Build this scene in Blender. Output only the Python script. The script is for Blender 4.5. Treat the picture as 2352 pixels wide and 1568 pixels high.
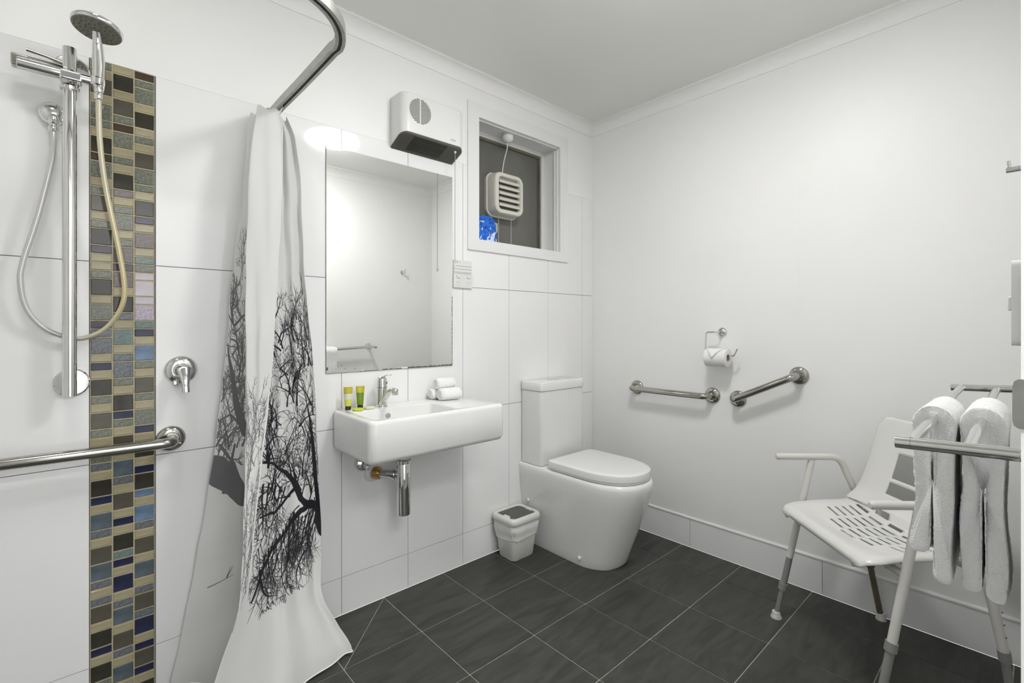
import bpy, bmesh, math, random
import numpy as np
from mathutils import Vector, Matrix

for o in list(bpy.data.objects): bpy.data.objects.remove(o, do_unlink=True)
S = bpy.context.scene
COL = S.collection
PI = math.pi
random.seed(7)

# ---------------------------------------------------------------- camera
cd = bpy.data.cameras.new('camera'); cam = bpy.data.objects.new('camera', cd); COL.objects.link(cam)
cd.sensor_fit = 'HORIZONTAL'; cd.sensor_width = 36.0
cd.lens = 1090.9 / 2352 * 36.0
cd.shift_y = -(784 - 750.07) / 2352
cd.clip_start = 0.01
cam.location = (-2.3662, -1.8737, 1.1567)
cam.rotation_euler = (PI / 2, 0, -math.radians(42.092))
S.camera = cam
# ---------------------------------------------------------------- light
S.view_settings.view_transform = 'Standard'; S.view_settings.look = 'None'
S.view_settings.gamma = 1; S.view_settings.use_curve_mapping = False
S.view_settings.exposure = 0.57
w = bpy.data.worlds.new('world'); S.world = w; w.use_nodes = True
w.node_tree.nodes['Background'].inputs[0].default_value = (1, 0.99, 0.97, 1)
w.node_tree.nodes['Background'].inputs[1].default_value = 0.55
LX, LY = -1.17, -1.18
LAMP = 43.0
PASSAGE_FILL = 0.40
SHOWER = 19.0  # strength of the added fill light over the shower
def area(name, loc, size, power, rot=(0, 0, 0), col=(1, 0.995, 0.98)):
    l = bpy.data.lights.new(name, 'AREA'); l.shape = 'DISK'; l.size = size; l.energy = power; l.color = col
    o = bpy.data.objects.new(name, l); COL.objects.link(o); o.location = loc; o.rotation_euler = rot
    return o
area('passage_fill_light', (-2.0, -2.45, 2.38), 0.9, 26.0)  # unseen fill light added outside the doorway

# ---------------------------------------------------------------- materials
def mat(name, col, rough=0.5, metal=0.0, spec=0.5, coat=0.0, emit=0, alpha=None, sub=0):
    m = bpy.data.materials.new(name); m.use_nodes = True
    b = m.node_tree.nodes['Principled BSDF']
    c = col if len(col) == 4 else (*col, 1)
    b.inputs['Base Color'].default_value = c
    b.inputs['Roughness'].default_value = rough
    b.inputs['Metallic'].default_value = metal
    b.inputs['Specular IOR Level'].default_value = spec
    b.inputs['Coat Weight'].default_value = coat
    b.inputs['Coat Roughness'].default_value = 0.04
    if emit:
        b.inputs['Emission Color'].default_value = c; b.inputs['Emission Strength'].default_value = emit
    return m
def nt(m):
    t = m.node_tree
    return t, t.nodes['Principled BSDF'], t.nodes.new, t.links.new
def add_noise(m, scale, c1, c2, coord='Object', bump=0.0, bscale=None, detail=4, stretch=(1, 1, 1), rand=False, lo=.35, hi=.65, distort=0):
    t, b, N, L = nt(m)
    tc = N('ShaderNodeTexCoord'); mp = N('ShaderNodeMapping'); mp.inputs['Scale'].default_value = stretch
    L(tc.outputs[coord], mp.inputs['Vector'])
    if rand:
        oi = N('ShaderNodeObjectInfo'); mul = N('ShaderNodeVectorMath'); mul.operation = 'SCALE'
        cx = N('ShaderNodeCombineXYZ')
        for i, k in enumerate((17.0, 31.0, 13.0)):
            mm = N('ShaderNodeMath'); mm.operation = 'MULTIPLY'; mm.inputs[1].default_value = k
            L(oi.outputs['Random'], mm.inputs[0]); L(mm.outputs[0], cx.inputs[i])
        L(cx.outputs[0], mp.inputs['Location'])
        cz = N('ShaderNodeCombineXYZ'); m2 = N('ShaderNodeMath'); m2.operation = 'MULTIPLY'; m2.inputs[1].default_value = 6.0
        L(oi.outputs['Random'], m2.inputs[0]); L(m2.outputs[0], cz.inputs[2]); L(cz.outputs[0], mp.inputs['Rotation'])
    n = N('ShaderNodeTexNoise'); n.inputs['Scale'].default_value = scale; n.inputs['Detail'].default_value = detail
    n.inputs['Distortion'].default_value = distort
    L(mp.outputs[0], n.inputs['Vector'])
    r = N('ShaderNodeValToRGB'); r.color_ramp.elements[0].position = lo; r.color_ramp.elements[1].position = hi
    r.color_ramp.elements[0].color = (*c1, 1); r.color_ramp.elements[1].color = (*c2, 1)
    L(n.outputs['Fac'], r.inputs[0]); L(r.outputs[0], b.inputs['Base Color'])
    if bump:
        n2 = N('ShaderNodeTexNoise'); n2.inputs['Scale'].default_value = bscale or scale; n2.inputs['Detail'].default_value = 3
        L(mp.outputs[0], n2.inputs['Vector'])
        bp = N('ShaderNodeBump'); bp.inputs['Strength'].default_value = bump; bp.inputs['Distance'].default_value = 0.002
        L(n2.outputs['Fac'], bp.inputs['Height']); L(bp.outputs[0], b.inputs['Normal'])
    return m
W_ = 0.88
M = {}
M['plaster'] = add_noise(mat('white wall paint', (W_, W_, W_ * .985), 0.42, spec=0.35), 2.5, (.91, .91, .90), (.925, .925, .915), bump=.02, bscale=60)
M['ceiling'] = add_noise(mat('ceiling paint', (.78, .78, .75), 0.5, spec=.3), 2.0, (.86, .86, .835), (.88, .88, .855))
M['cornice'] = add_noise(mat('cornice paint', (.8, .8, .78), 0.6), 3, (.91, .91, .90), (.925, .925, .915))
M['tile'] = add_noise(mat('glossy white wall tile', (W_, W_, W_), 0.06, spec=.5), 3.0, (.91, .91, .91), (.925, .925, .925), rand=True)
M['grout'] = add_noise(mat('grey wall grout', (.33, .33, .31), 0.9), 40, (.30, .30, .28), (.38, .38, .35))
M['fgrout'] = add_noise(mat('pale floor grout', (.4, .39, .36), 0.9), 30, (.34, .33, .31), (.48, .47, .44))
M['slate'] = add_noise(mat('charcoal slate floor tile', (.045, .045, .042), 0.42, spec=.4), 3.5, (.034, .034, .030), (.068, .068, .061),
                       bump=.12, bscale=9, detail=9, stretch=(1, 5, 1), rand=True, lo=.32, hi=.72, distort=1.6)
M['trim'] = add_noise(mat('white gloss trim', (.8, .8, .79), 0.3), 5, (.86, .86, .85), (.88, .88, .87))
M['ceramic'] = add_noise(mat('white glazed ceramic', (.84, .84, .83), 0.07, spec=.5, coat=.3), 4, (.83, .83, .82), (.85, .85, .84))
M['seatplastic'] = add_noise(mat('white toilet seat plastic', (.84, .84, .83), 0.18), 4, (.82, .82, .81), (.84, .84, .83))
M['chrome'] = add_noise(mat('polished chrome', (.72, .72, .71), 0.07, metal=1), 8, (.70, .70, .69), (.75, .75, .74))
M['steel'] = add_noise(mat('brushed stainless steel', (.45, .44, .40), 0.13, metal=1), 6, (.44, .43, .39), (.47, .46, .42))
M['alum'] = add_noise(mat('brushed aluminium', (.5, .5, .47), 0.38, metal=.7), 30, (.40, .40, .38), (.47, .47, .44), stretch=(1, 1, 6))
M['slot'] = add_noise(mat('dark track slot', (.05, .05, .04), .6), 20, (.04, .045, .03), (.07, .07, .05))
M['mirror'] = mat('mirror glass', (.93, .935, .92), 0.005, metal=1)
M['mirroredge'] = add_noise(mat('dark mirror edge', (.18, .18, .17), 0.3), 20, (.12, .12, .11), (.3, .3, .28))
M['whiteplastic'] = add_noise(mat('white plastic', (.8, .8, .79), 0.3), 8, (.79, .79, .78), (.81, .81, .80))
M['creamplastic'] = add_noise(mat('cream plastic', (.72, .70, .62), 0.35), 8, (.70, .68, .60), (.73, .71, .64))
M['binplastic'] = add_noise(mat('off white bin plastic', (.74, .74, .70), 0.32), 8, (.72, .72, .68), (.76, .76, .72))
M['liner'] = add_noise(mat('thin white bin liner', (.82, .82, .80), .35), 12, (.78, .78, .76), (.84, .84, .82), bump=.5, bscale=30)
M['dark'] = add_noise(mat('olive charcoal plastic', (.09, .09, .07), 0.5), 10, (.085, .085, .065), (.10, .10, .078))
M['black'] = add_noise(mat('dark opening', (.02, .02, .016), 0.7), 10, (.015, .015, .012), (.025, .025, .02))
M['swing'] = add_noise(mat('dark grey bin flap', (.10, .10, .09), 0.5), 6, (.095, .095, .085), (.115, .115, .10))
M['glass'] = add_noise(mat('dark night window glass', (.12, .12, .11), 0.22, spec=.5), 3, (.13, .13, .115), (.19, .19, .165), bump=.05, bscale=80, detail=6, stretch=(1, 1, .3))
M['olive'] = add_noise(mat('dark window seal', (.14, .13, .08), 0.5), 10, (.12, .11, .07), (.17, .16, .11))
M['chairplastic'] = add_noise(mat('cream moulded seat plastic', (.76, .76, .73), 0.25), 6, (.77, .77, .74), (.79, .79, .76))
M['chairtube'] = add_noise(mat('cream painted tube', (.72, .71, .66), 0.3), 6, (.70, .69, .65), (.74, .73, .69))
M['greytube'] = add_noise(mat('grey leg extension', (.28, .28, .27), 0.4), 6, (.25, .25, .24), (.30, .30, .29))
M['olivetube'] = add_noise(mat('worn brown grey leg extension', (.13, .12, .08), 0.5), 12, (.10, .09, .055), (.16, .15, .10))
M['rubber'] = add_noise(mat('white cracked rubber foot', (.7, .7, .67), 0.7), 60, (.60, .60, .56), (.78, .78, .75))
M['terry'] = add_noise(mat('white terry cloth', (.88, .88, .88), 0.95, spec=.1), 60, (.91, .91, .91), (.94, .94, .94), bump=1.0, bscale=420)
M['hemcloth'] = add_noise(mat('white hem cloth', (.82, .82, .81), .6), 60, (.80, .80, .79), (.84, .84, .83))
M['paper'] = add_noise(mat('toilet paper', (.88, .88, .87), 0.9, spec=.1), 60, (.86, .86, .85), (.88, .88, .87), bump=.2, bscale=200)
M['card'] = add_noise(mat('cardboard core', (.5, .45, .38), .9), 30, (.45, .40, .34), (.52, .47, .40))
M['brass'] = add_noise(mat('brass fitting', (.55, .33, .12), 0.35, metal=.9), 20, (.50, .28, .09), (.60, .38, .15))
M['cord'] = add_noise(mat('grey pull cord', (.4, .4, .38), .7), 90, (.35, .35, .33), (.45, .45, .43))
M['whitecord'] = add_noise(mat('white cord', (.75, .75, .72), .6), 40, (.72, .72, .69), (.78, .78, .75))
M['mark'] = add_noise(mat('pale grey print', (.5, .5, .5), .6), 40, (.45, .45, .45), (.55, .55, .55))
M['rust'] = add_noise(mat('rusty pin', (.3, .16, .08), .7), 60, (.22, .10, .05), (.36, .22, .12))
M['limeclear'] = add_noise(mat('translucent lime tube', (.72, .75, .12), 0.25), 25, (.62, .66, .05), (.78, .78, .20))
M['palelime'] = add_noise(mat('pale label area', (.75, .75, .62), 0.3), 25, (.70, .71, .55), (.80, .80, .70))
M['green'] = add_noise(mat('leaf green tube', (.17, .30, .01), 0.25), 25, (.14, .26, .006), (.20, .34, .015))
M['olivegold'] = add_noise(mat('olive gold tube end', (.45, .40, .01), 0.3), 25, (.42, .37, .008), (.52, .47, .02))
M['capbrown'] = add_noise(mat('dark brown cap', (.035, .025, .012), 0.3), 25, (.03, .02, .01), (.045, .032, .015))
M['lime'] = add_noise(mat('bright lime wrapper', (.55, .68, .03), 0.3), 25, (.50, .64, .02), (.62, .72, .06))
M['limepale'] = add_noise(mat('pale lime wrapper', (.75, .75, .42), 0.35), 25, (.68, .70, .30), (.80, .80, .58))
M['lamp'] = mat('lit opal diffuser', (1, .995, .985), .3, emit=LAMP)
M['showerfill'] = mat('lit shower fill diffuser', (1, .99, .96), .3, emit=SHOWER)
M['fillpane'] = mat('bright fill pane', (.97, .98, 1), .3, emit=PASSAGE_FILL)
M['passage'] = add_noise(mat('passage wall paint', (.7, .7, .68), .6), 3, (.42, .42, .41), (.46, .46, .45))
M['edgegrey'] = add_noise(mat('grey strike metal', (.3, .3, .28), 0.5, metal=.3), 14, (.16, .16, .14), (.28, .28, .26), bump=.2)
# silver shower hose: warm reflection near the mosaic painted in as pale gold
M['hose'] = mat('silver hose with painted gold reflection', (.6, .6, .58), .22, metal=.35, coat=.4)
t, b, N, L = nt(M['hose'])
tc = N('ShaderNodeTexCoord'); sx = N('ShaderNodeSeparateXYZ'); L(tc.outputs['Object'], sx.inputs[0])
r = N('ShaderNodeValToRGB'); mr = N('ShaderNodeMapRange'); mr.inputs[1].default_value = -.03; mr.inputs[2].default_value = .10
L(sx.outputs[0], mr.inputs[0]); L(mr.outputs[0], r.inputs[0]); L(r.outputs[0], b.inputs['Base Color'])
r.color_ramp.elements[0].color = (.62, .62, .60, 1); r.color_ramp.elements[1].color = (.72, .62, .34, 1)
# mottled blue and white packet
M['packet'] = mat('blue packet film with white floral print', (.01, .13, .62), .3)
t, b, N, L = nt(M['packet'])
tc = N('ShaderNodeTexCoord'); v = N('ShaderNodeTexNoise'); v.inputs['Scale'].default_value = 38; v.inputs['Detail'].default_value = 3; v.inputs['Distortion'].default_value = 1.5
L(tc.outputs['Object'], v.inputs['Vector'])
n2 = N('ShaderNodeTexNoise'); n2.inputs['Scale'].default_value = 9; L(tc.outputs['Object'], n2.inputs['Vector'])
ad = N('ShaderNodeMath'); ad.operation = 'MULTIPLY_ADD'; L(n2.outputs['Fac'], ad.inputs[0]); ad.inputs[1].default_value = .6; L(v.outputs['Fac'], ad.inputs[2])
r = N('ShaderNodeValToRGB'); r.color_ramp.interpolation = 'CONSTANT'
r.color_ramp.elements[0].color = (.004, .05, .35, 1); r.color_ramp.elements[1].position = .70; r.color_ramp.elements[1].color = (.006, .15, .70, 1)
e = r.color_ramp.elements.new(.91); e.color = (.75, .78, .82, 1)
L(ad.outputs[0], r.inputs[0]); L(r.outputs[0], b.inputs['Base Color'])
# mosaic glass kinds
MOS = dict(T=((.36, .32, .195), (.42, .38, .25)), K=((.030, .028, .020), (.042, .038, .028)), Q=((.085, .075, .055), (.105, .095, .075)),
           G=((.12, .13, .10), (.23, .245, .195)), S=((.10, .11, .12), (.20, .215, .23)), N=((.014, .017, .045), (.026, .032, .085)),
           V=((.055, .048, .072), (.085, .075, .11)), D=((.055, .035, .020), (.075, .05, .032)), P=((.12, .10, .095), (.20, .17, .165)),
           A=((.12, .17, .16), (.20, .27, .26)), B=((.07, .095, .11), (.12, .155, .18)), b=((.09, .15, .24), (.17, .26, .39)),
           W=((.50, .46, .50), (.60, .56, .60)), L=((.34, .28, .36), (.52, .46, .54)))  # W, L: bright reflection painted in as pale glass colours
MN = dict(T='beige', K='black brown', Q='dark taupe', G='grey green flecked', S='slate grey', N='navy', V='violet black', D='dark brown',
          P='purple grey flecked', A='pale teal', B='steel blue', b='sky blue', W='painted pearl reflection', L='painted lilac reflection')
MM = {}
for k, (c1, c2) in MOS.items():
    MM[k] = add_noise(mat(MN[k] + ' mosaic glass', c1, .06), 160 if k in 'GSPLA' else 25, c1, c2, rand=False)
M['mgrout'] = add_noise(mat('sandy mosaic grout', (.45, .40, .26), .9), 60, (.42, .37, .24), (.50, .45, .30))

# ---------------------------------------------------------------- mesh helpers
def tag(o, label=None, cat=None, group=None, kind=None):
    if label: o['label'] = label
    if cat: o['category'] = cat
    if group: o['group'] = group
    if kind: o['kind'] = kind
    return o
def obj(name, bm, m, parent=None, smooth=True, bevel=0, seg=2, sub=0, auto=40, wn=False):
    me = bpy.data.meshes.new(name)
    bmesh.ops.recalc_face_normals(bm, faces=bm.faces[:])
    bm.to_mesh(me); bm.free()
    me.materials.append(m)
    o = bpy.data.objects.new(name, me); COL.objects.link(o)
    if parent is not None:
        o.parent = parent
        off = Vector(parent.get('o_', (0, 0, 0)))
        o['o_'] = tuple(off)
        me.transform(Matrix.Translation(-off))
    if bevel:
        b = o.modifiers.new('bevel', 'BEVEL'); b.width = bevel; b.segments = seg; b.limit_method = 'ANGLE'; b.angle_limit = math.radians(35)
        b.harden_normals = False
    if sub:
        s = o.modifiers.new('sub', 'SUBSURF'); s.levels = sub; s.render_levels = sub
    if smooth:
        for p in me.polygons: p.use_smooth = True
        try: me.set_sharp_from_angle(angle=math.radians(auto))
        except Exception: pass
        if bevel:
            wm = o.modifiers.new('wn', 'WEIGHTED_NORMAL'); wm.keep_sharp = False
    return o
def thing(name, label, cat, loc, group=None):
    o = bpy.data.objects.new(name, None); COL.objects.link(o); o.location = loc; o.empty_display_size = .05
    o['o_'] = tuple(loc)
    return tag(o, label, cat, group)
def root(name, loc, kind='structure'):
    o = bpy.data.objects.new(name, None); COL.objects.link(o); o.location = loc; o['o_'] = tuple(loc); o.empty_display_size = .05
    o['kind'] = kind
    return o
def box(bm, x0, x1, y0, y1, z0, z1):
    v = [bm.verts.new(p) for p in ((x0, y0, z0), (x1, y0, z0), (x1, y1, z0), (x0, y1, z0), (x0, y0, z1), (x1, y0, z1), (x1, y1, z1), (x0, y1, z1))]
    for f in ((0, 3, 2, 1), (4, 5, 6, 7), (0, 1, 5, 4), (1, 2, 6, 5), (2, 3, 7, 6), (3, 0, 4, 7)): bm.faces.new([v[i] for i in f])
    return v
def B(*a):
    bm = bmesh.new(); box(bm, *a); return bm
def prism(poly, h0, h1, axis='y'):
    """poly: list of 2D pts; axis y: (x,z) extruded in y; axis z: (x,y) extruded in z; axis x: (y,z) in x"""
    bm = bmesh.new()
    def P(p, h): return {'y': (p[0], h, p[1]), 'z': (p[0], p[1], h), 'x': (h, p[0], p[1])}[axis]
    a = [bm.verts.new(P(p, h0)) for p in poly]; c = [bm.verts.new(P(p, h1)) for p in poly]
    bm.faces.new(a); bm.faces.new(c[::-1])
    for i in range(len(poly)):
        j = (i + 1) % len(poly); bm.faces.new((a[i], a[j], c[j], c[i]))
    return bm
def frame_for(d):
    d = d.normalized(); up = Vector((0, 0, 1)) if abs(d.z) < .95 else Vector((1, 0, 0))
    a = d.cross(up).normalized(); return a, d.cross(a).normalized()
def tube(bm, pts, r, n=16, cap=True, flat=None):
    pts = [Vector(p) for p in pts]; rr = r if isinstance(r, (list, tuple)) else [r] * len(pts)
    rings = []; a = None
    for i, p in enumerate(pts):
        d = (pts[min(i + 1, len(pts) - 1)] - pts[max(i - 1, 0)]).normalized()
        if a is None: a, c = frame_for(d)
        else:
            a = (a - d * a.dot(d)).normalized(); c = d.cross(a).normalized()
        s = flat or (1, 1)
        rings.append([bm.verts.new(p + (a * math.cos(t) * s[0] + c * math.sin(t) * s[1]) * rr[i]) for t in (2 * PI * k / n for k in range(n))])
    for i in range(len(rings) - 1):
        for k in range(n):
            bm.faces.new((rings[i][k], rings[i][(k + 1) % n], rings[i + 1][(k + 1) % n], rings[i + 1][k]))
    if cap:
        bm.faces.new(rings[0][::-1]); bm.faces.new(rings[-1])
    return bm
def T(pts, r, n=16, **k): return tube(bmesh.new(), pts, r, n, **k)
def fillet(pts, rad, seg=6):
    pts = [Vector(p) for p in pts]; out = [pts[0]]
    for i in range(1, len(pts) - 1):
        p = pts[i]; a = pts[i - 1] - p; c = pts[i + 1] - p
        R = rad[i - 1] if isinstance(rad, (list, tuple)) else rad
        ang = a.angle(c); tl = min(R / math.tan(ang / 2), a.length * .49, c.length * .49)
        p0 = p + a.normalized() * tl; p1 = p + c.normalized() * tl
        for k in range(seg + 1):
            t = k / seg; out.append(p0 * (1 - t) ** 2 + p * 2 * t * (1 - t) + p1 * t * t)
    out.append(pts[-1]); return out
def spline(pts, k=6):
    pts = [Vector(p) for p in pts]; P = [pts[0]] + pts + [pts[-1]]; out = []
    for i in range(1, len(P) - 2):
        a, b_, c, d = P[i - 1:i + 3]
        for j in range(k):
            t = j / k
            out.append(.5 * ((2 * b_) + (c - a) * t + (2 * a - 5 * b_ + 4 * c - d) * t * t + (3 * b_ - a - 3 * c + d) * t ** 3))
    out.append(pts[-1]); return out
def lathe(bm, prof, c, axis=(0, 0, 1), n=32, cap=True):
    """prof: list of (r, h) along axis from c"""
    c = Vector(c); ax = Vector(axis).normalized(); a, d = frame_for(ax); rings = []
    for r_, h in prof:
        if r_ < 1e-6: rings.append([bm.verts.new(c + ax * h)])
        else: rings.append([bm.verts.new(c + ax * h + (a * math.cos(2 * PI * k / n) + d * math.sin(2 * PI * k / n)) * r_) for k in range(n)])
    for i in range(len(rings) - 1):
        A, C_ = rings[i], rings[i + 1]
        for k in range(n):
            k2 = (k + 1) % n
            if len(A) == 1 and len(C_) == 1: continue
            if len(A) == 1: bm.faces.new((A[0], C_[k2], C_[k]))
            elif len(C_) == 1: bm.faces.new((A[k], A[k2], C_[0]))
            else: bm.faces.new((A[k], A[k2], C_[k2], C_[k]))
    for R in (rings[0], rings[-1]):
        if len(R) > 1 and cap: bm.faces.new(R)
    return bm
def LA(prof, c, axis=(0, 0, 1), n=32, cap=True): return lathe(bmesh.new(), prof, c, axis, n, cap)
def loft(rings, caps=True, closed=True):
    bm = bmesh.new(); V = [[bm.verts.new(p) for p in r_] for r_ in rings]; n = len(V[0])
    for i in range(len(V) - 1):
        for k in range(n if closed else n - 1):
            k2 = (k + 1) % n; bm.faces.new((V[i][k], V[i][k2], V[i + 1][k2], V[i + 1][k]))
    if caps and closed:
        bm.faces.new(V[0][::-1]); bm.faces.new(V[-1])
    return bm
def rrect(x0, x1, y0, y1, r_, z, seg=5):
    out = []
    for cx, cy, a0 in ((x1 - r_, y1 - r_, 0), (x0 + r_, y1 - r_, PI / 2), (x0 + r_, y0 + r_, PI), (x1 - r_, y0 + r_, 3 * PI / 2)):
        for k in range(seg + 1):
            a = a0 + PI / 2 * k / seg; out.append((cx + r_ * math.cos(a), cy + r_ * math.sin(a), z))
    return out

# ================================================================= ROOM
XD, YC = -3.10, -1.860          # far left wall, doorway wall
ZC = 2.40
# ---- floor
fl = root('floor', (0, 0, 0))
obj('grout_bed', B(XD, 0.0, -3.3, 0.0, -.06, -.0018), M['fgrout'], fl, smooth=False)
xs = [0.0] + [-.205 - .3015 * k for k in range(0, 10)]; ys = [0.0] + [-.304 - .303 * k for k in range(0, 10)]
xs = [x for x in xs if x > XD] + [XD]; ys = [y for y in ys if y > -3.2] + [-3.3]
g = .0020; random.seed(3)
for i in range(len(xs) - 1):
    for j in range(len(ys) - 1):
        x1, x0, y1, y0 = xs[i] - g, xs[i + 1] + g, ys[j] - g, ys[j + 1] + g
        dz = random.uniform(-.0003, .0003)
        if abs(xs[i] + 1.411) < .01 and j == 0:      # cut along the diagonal fall line
            e2 = .0022
            obj('tile', prism([(x0, y0 + e2), (x1 - e2, y1), (x0, y1)], -.012, dz, 'z'), M['slate'], fl, smooth=False)
            obj('tile', prism([(x0 + e2, y0), (x1, y0), (x1, y1 - e2)], -.012, dz, 'z'), M['slate'], fl, smooth=False)
        else:
            obj('tile', B(x0, x1, y0, y1, -.012, dz), M['slate'], fl, smooth=False)
# ---- back wall (tiled to 1.95, painted above, window opening)
WX0, WX1, WZ0, WZ1 = -.902, -.302, 1.592, 2.200
wb = root('wall_back', (0, 0, 0)); q = .006
def wall_hole(bm, x0, x1, y0, y1, z0, z1, hx0, hx1, hz0, hz1):
    box(bm, x0, hx0, y0, y1, z0, z1); box(bm, hx1, x1, y0, y1, z0, z1)
    if hz0 > z0: box(bm, hx0, hx1, y0, y1, z0, hz0)
    if hz1 < z1: box(bm, hx0, hx1, y0, y1, hz1, z1)
bm = bmesh.new(); wall_hole(bm, XD, .15, .0085, .16, 0, 1.95, WX0 - q, WX1 + q, WZ0 - q, 1.95)
obj('grout_bed', bm, M['grout'], wb, smooth=False)
bm = bmesh.new(); wall_hole(bm, XD, .15, .0012, .16, 1.95, ZC, WX0 - q, WX1 + q, 1.95, WZ1 + q)
obj('plaster', bm, M['plaster'], wb, smooth=False)
bm = bmesh.new()
gx = [-.0958 - .3 * k for k in range(0, 10)]; cols = []
xr = 0.0
edges = [0.0] + gx
edges = [e_ for e_ in edges if e_ > -2.3] + [-2.651, -2.951, XD]
rows = [(0, .15), (.15, .75), (.75, 1.35), (1.35, 1.95)]
g = .0011
MX0, MX1 = -2.351, -2.198
for i in range(len(edges) - 1):
    a1, a0 = edges[i], edges[i + 1]
    segs = [(a0, a1)]
    if a0 < MX0 < a1 or a0 < MX1 < a1 or (a0 > MX0 - .05 and a1 < MX1 + .05):
        segs = []
        if a0 < MX0 - .01: segs.append((a0, MX0 - .001) if a1 > MX0 else (a0, a1))
        if a1 > MX1 + .01: segs.append((MX1 + .001, a1) if a0 < MX1 else (a0, a1))
    for s0, s1 in segs:
        for z0, z1 in rows:
            x0, x1, za, zb = s0 + g, s1 - (g if s1 < -.001 else -.003), z0 + g, z1 - g
            if z0 > 1 and x1 > WX0 and x0 < WX1:        # around the window opening
                if x0 >= WX0 and x1 <= WX1: poly = [(x0, za), (x1, za), (x1, WZ0), (x0, WZ0)]
                elif x0 < WX0: poly = [(x0, za), (x1, za), (x1, WZ0), (WX0, WZ0), (WX0, zb), (x0, zb)]
                else: poly = [(x0, za), (x1, za), (x1, zb), (WX1, zb), (WX1, WZ0), (x0, WZ0)]
            else: poly = [(x0, za), (x1, za), (x1, zb), (x0, zb)]
            if len(poly) > 4 or poly[2][1] == WZ0: poly = [(a - (.006 if a == WX0 else -.006 if a == WX1 else 0), c - (.006 if c == WZ0 else 0)) for a, c in poly]
            obj('tile', prism(poly, 0.0, .0095, 'y'), M['tile'], wb, smooth=False)
# mosaic strip: bed + glass pieces
obj('mosaic_grout', B(MX0, MX1, .0012, .0085, 0, 1.951), M['mgrout'], wb, smooth=False)
seqs = ["G1 T1 Q2 T1 G2 G1 T1 K2 D1 G2 T1 G1 Q2 T1 G1 K2 V1 T1 T1 G1 K2 T1 G2 V1 S1 S2 T1 N1 T1 K2 G1 T1 Q2 G1 T1 G2 S1 T1 K2 N1 T1 B2 S1 T1 Q2 B2 S1 T1 S1 Q2 T1 K2 N1 T1 K2 G1 T1 Q2",
        "T1 K2 T1 Q2 G1 D1 G2 T1 G1 T1 K2 P1 T1 G1 G2 T1 G1 P2 V1 P2 T1 K2 S1 T1 A2 T1 S1 S2 G1 T1 K2 N1 G1 T1 Q2 T1 B2 S1 T1 Q2 T1 N1 T1 K2 A1 N1 T1 N2 T1 S1 B2 T1 Q2 S1 T1 B2 T1 K2",
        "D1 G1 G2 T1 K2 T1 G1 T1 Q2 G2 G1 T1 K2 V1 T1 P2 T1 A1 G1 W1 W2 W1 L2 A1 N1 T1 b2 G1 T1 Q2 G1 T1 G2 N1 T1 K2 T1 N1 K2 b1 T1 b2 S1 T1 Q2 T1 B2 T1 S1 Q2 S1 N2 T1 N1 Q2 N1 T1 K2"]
mesh_cache = {}
cw = (MX1 - MX0) / 3; mod = 1.95 / 78; gg = .0013
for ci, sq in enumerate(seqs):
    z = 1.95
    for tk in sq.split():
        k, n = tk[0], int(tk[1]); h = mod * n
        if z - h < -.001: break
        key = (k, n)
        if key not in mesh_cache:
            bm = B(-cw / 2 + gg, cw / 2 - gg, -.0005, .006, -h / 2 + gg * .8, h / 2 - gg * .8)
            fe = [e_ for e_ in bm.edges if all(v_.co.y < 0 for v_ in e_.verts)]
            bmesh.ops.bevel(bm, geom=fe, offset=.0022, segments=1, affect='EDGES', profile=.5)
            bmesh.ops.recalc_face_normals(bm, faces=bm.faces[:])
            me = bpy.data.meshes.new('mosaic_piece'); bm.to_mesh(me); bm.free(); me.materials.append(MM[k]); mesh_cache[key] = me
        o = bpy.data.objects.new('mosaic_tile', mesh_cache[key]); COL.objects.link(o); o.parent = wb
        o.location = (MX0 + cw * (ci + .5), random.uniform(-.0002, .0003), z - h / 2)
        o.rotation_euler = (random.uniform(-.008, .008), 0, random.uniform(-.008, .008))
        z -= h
# ---- right wall with panel seams and tiled skirting
wr = root('wall_right', (0, 0, 0))
seams = [0.0, -.304, -1.161, YC]
obj('backing', B(.0105, .15, YC - .12, .0, 0, ZC), M['plaster'], wr, smooth=False)
for i in range(3):
    a, c_ = seams[i] - (.00008 if i else -.004), seams[i + 1] + (.00008 if i < 2 else -.004)
    obj('panel', B(.004, .0105, c_, a, .15, ZC), M['plaster'], wr, smooth=False)
bs = root('baseboard_right', (0, 0, 0))
je = [0.0, -.045, -.648, -1.251, YC]
for i in range(4):
    obj('tile', B(0.0, .0104, je[i + 1] + .001, je[i] - .001, .0005, .149), M['tile'], bs, smooth=False)
bm = bmesh.new(); prof = [(.004, .148), (-.003, .148), (-.0035, .153), (-.001, .158), (.004, .160)]
obj('bead', prism([(p[0], p[1]) for p in prof], YC, 0, 'y'), M['trim'], bs, smooth=False)
# ---- doorway wall and left wall
wf = root('wall_front', (0, 0, 0))
DX0, DX1, DZ = -2.50, -1.500, 2.08
bm = bmesh.new(); box(bm, DX1, .006, YC - .12, YC, 0, ZC); box(bm, XD, DX0, YC - .12, YC, 0, ZC); box(bm, DX0, DX1, YC - .12, YC, DZ, ZC)
obj('plaster', bm, M['plaster'], wf, smooth=False)
obj('wall_left', B(XD - .12, XD, YC - .12, .16, 0, ZC), M['plaster'])['kind'] = 'structure'
dr = root('door_1', (DX1, YC, 0))
obj('door_jamb', B(DX1 - .022, DX1 + .0005, YC - .135, YC + .0000, 0, DZ), M['trim'], dr, smooth=False)
obj('door_jamb', B(DX0 - .0005, DX0 + .022, YC - .135, YC - .03, 0, DZ), M['trim'], dr, smooth=False)
obj('door_head', B(DX0, DX1, YC - .135, YC + .0012, DZ - .022, DZ + .001), M['trim'], dr, smooth=False)
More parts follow.
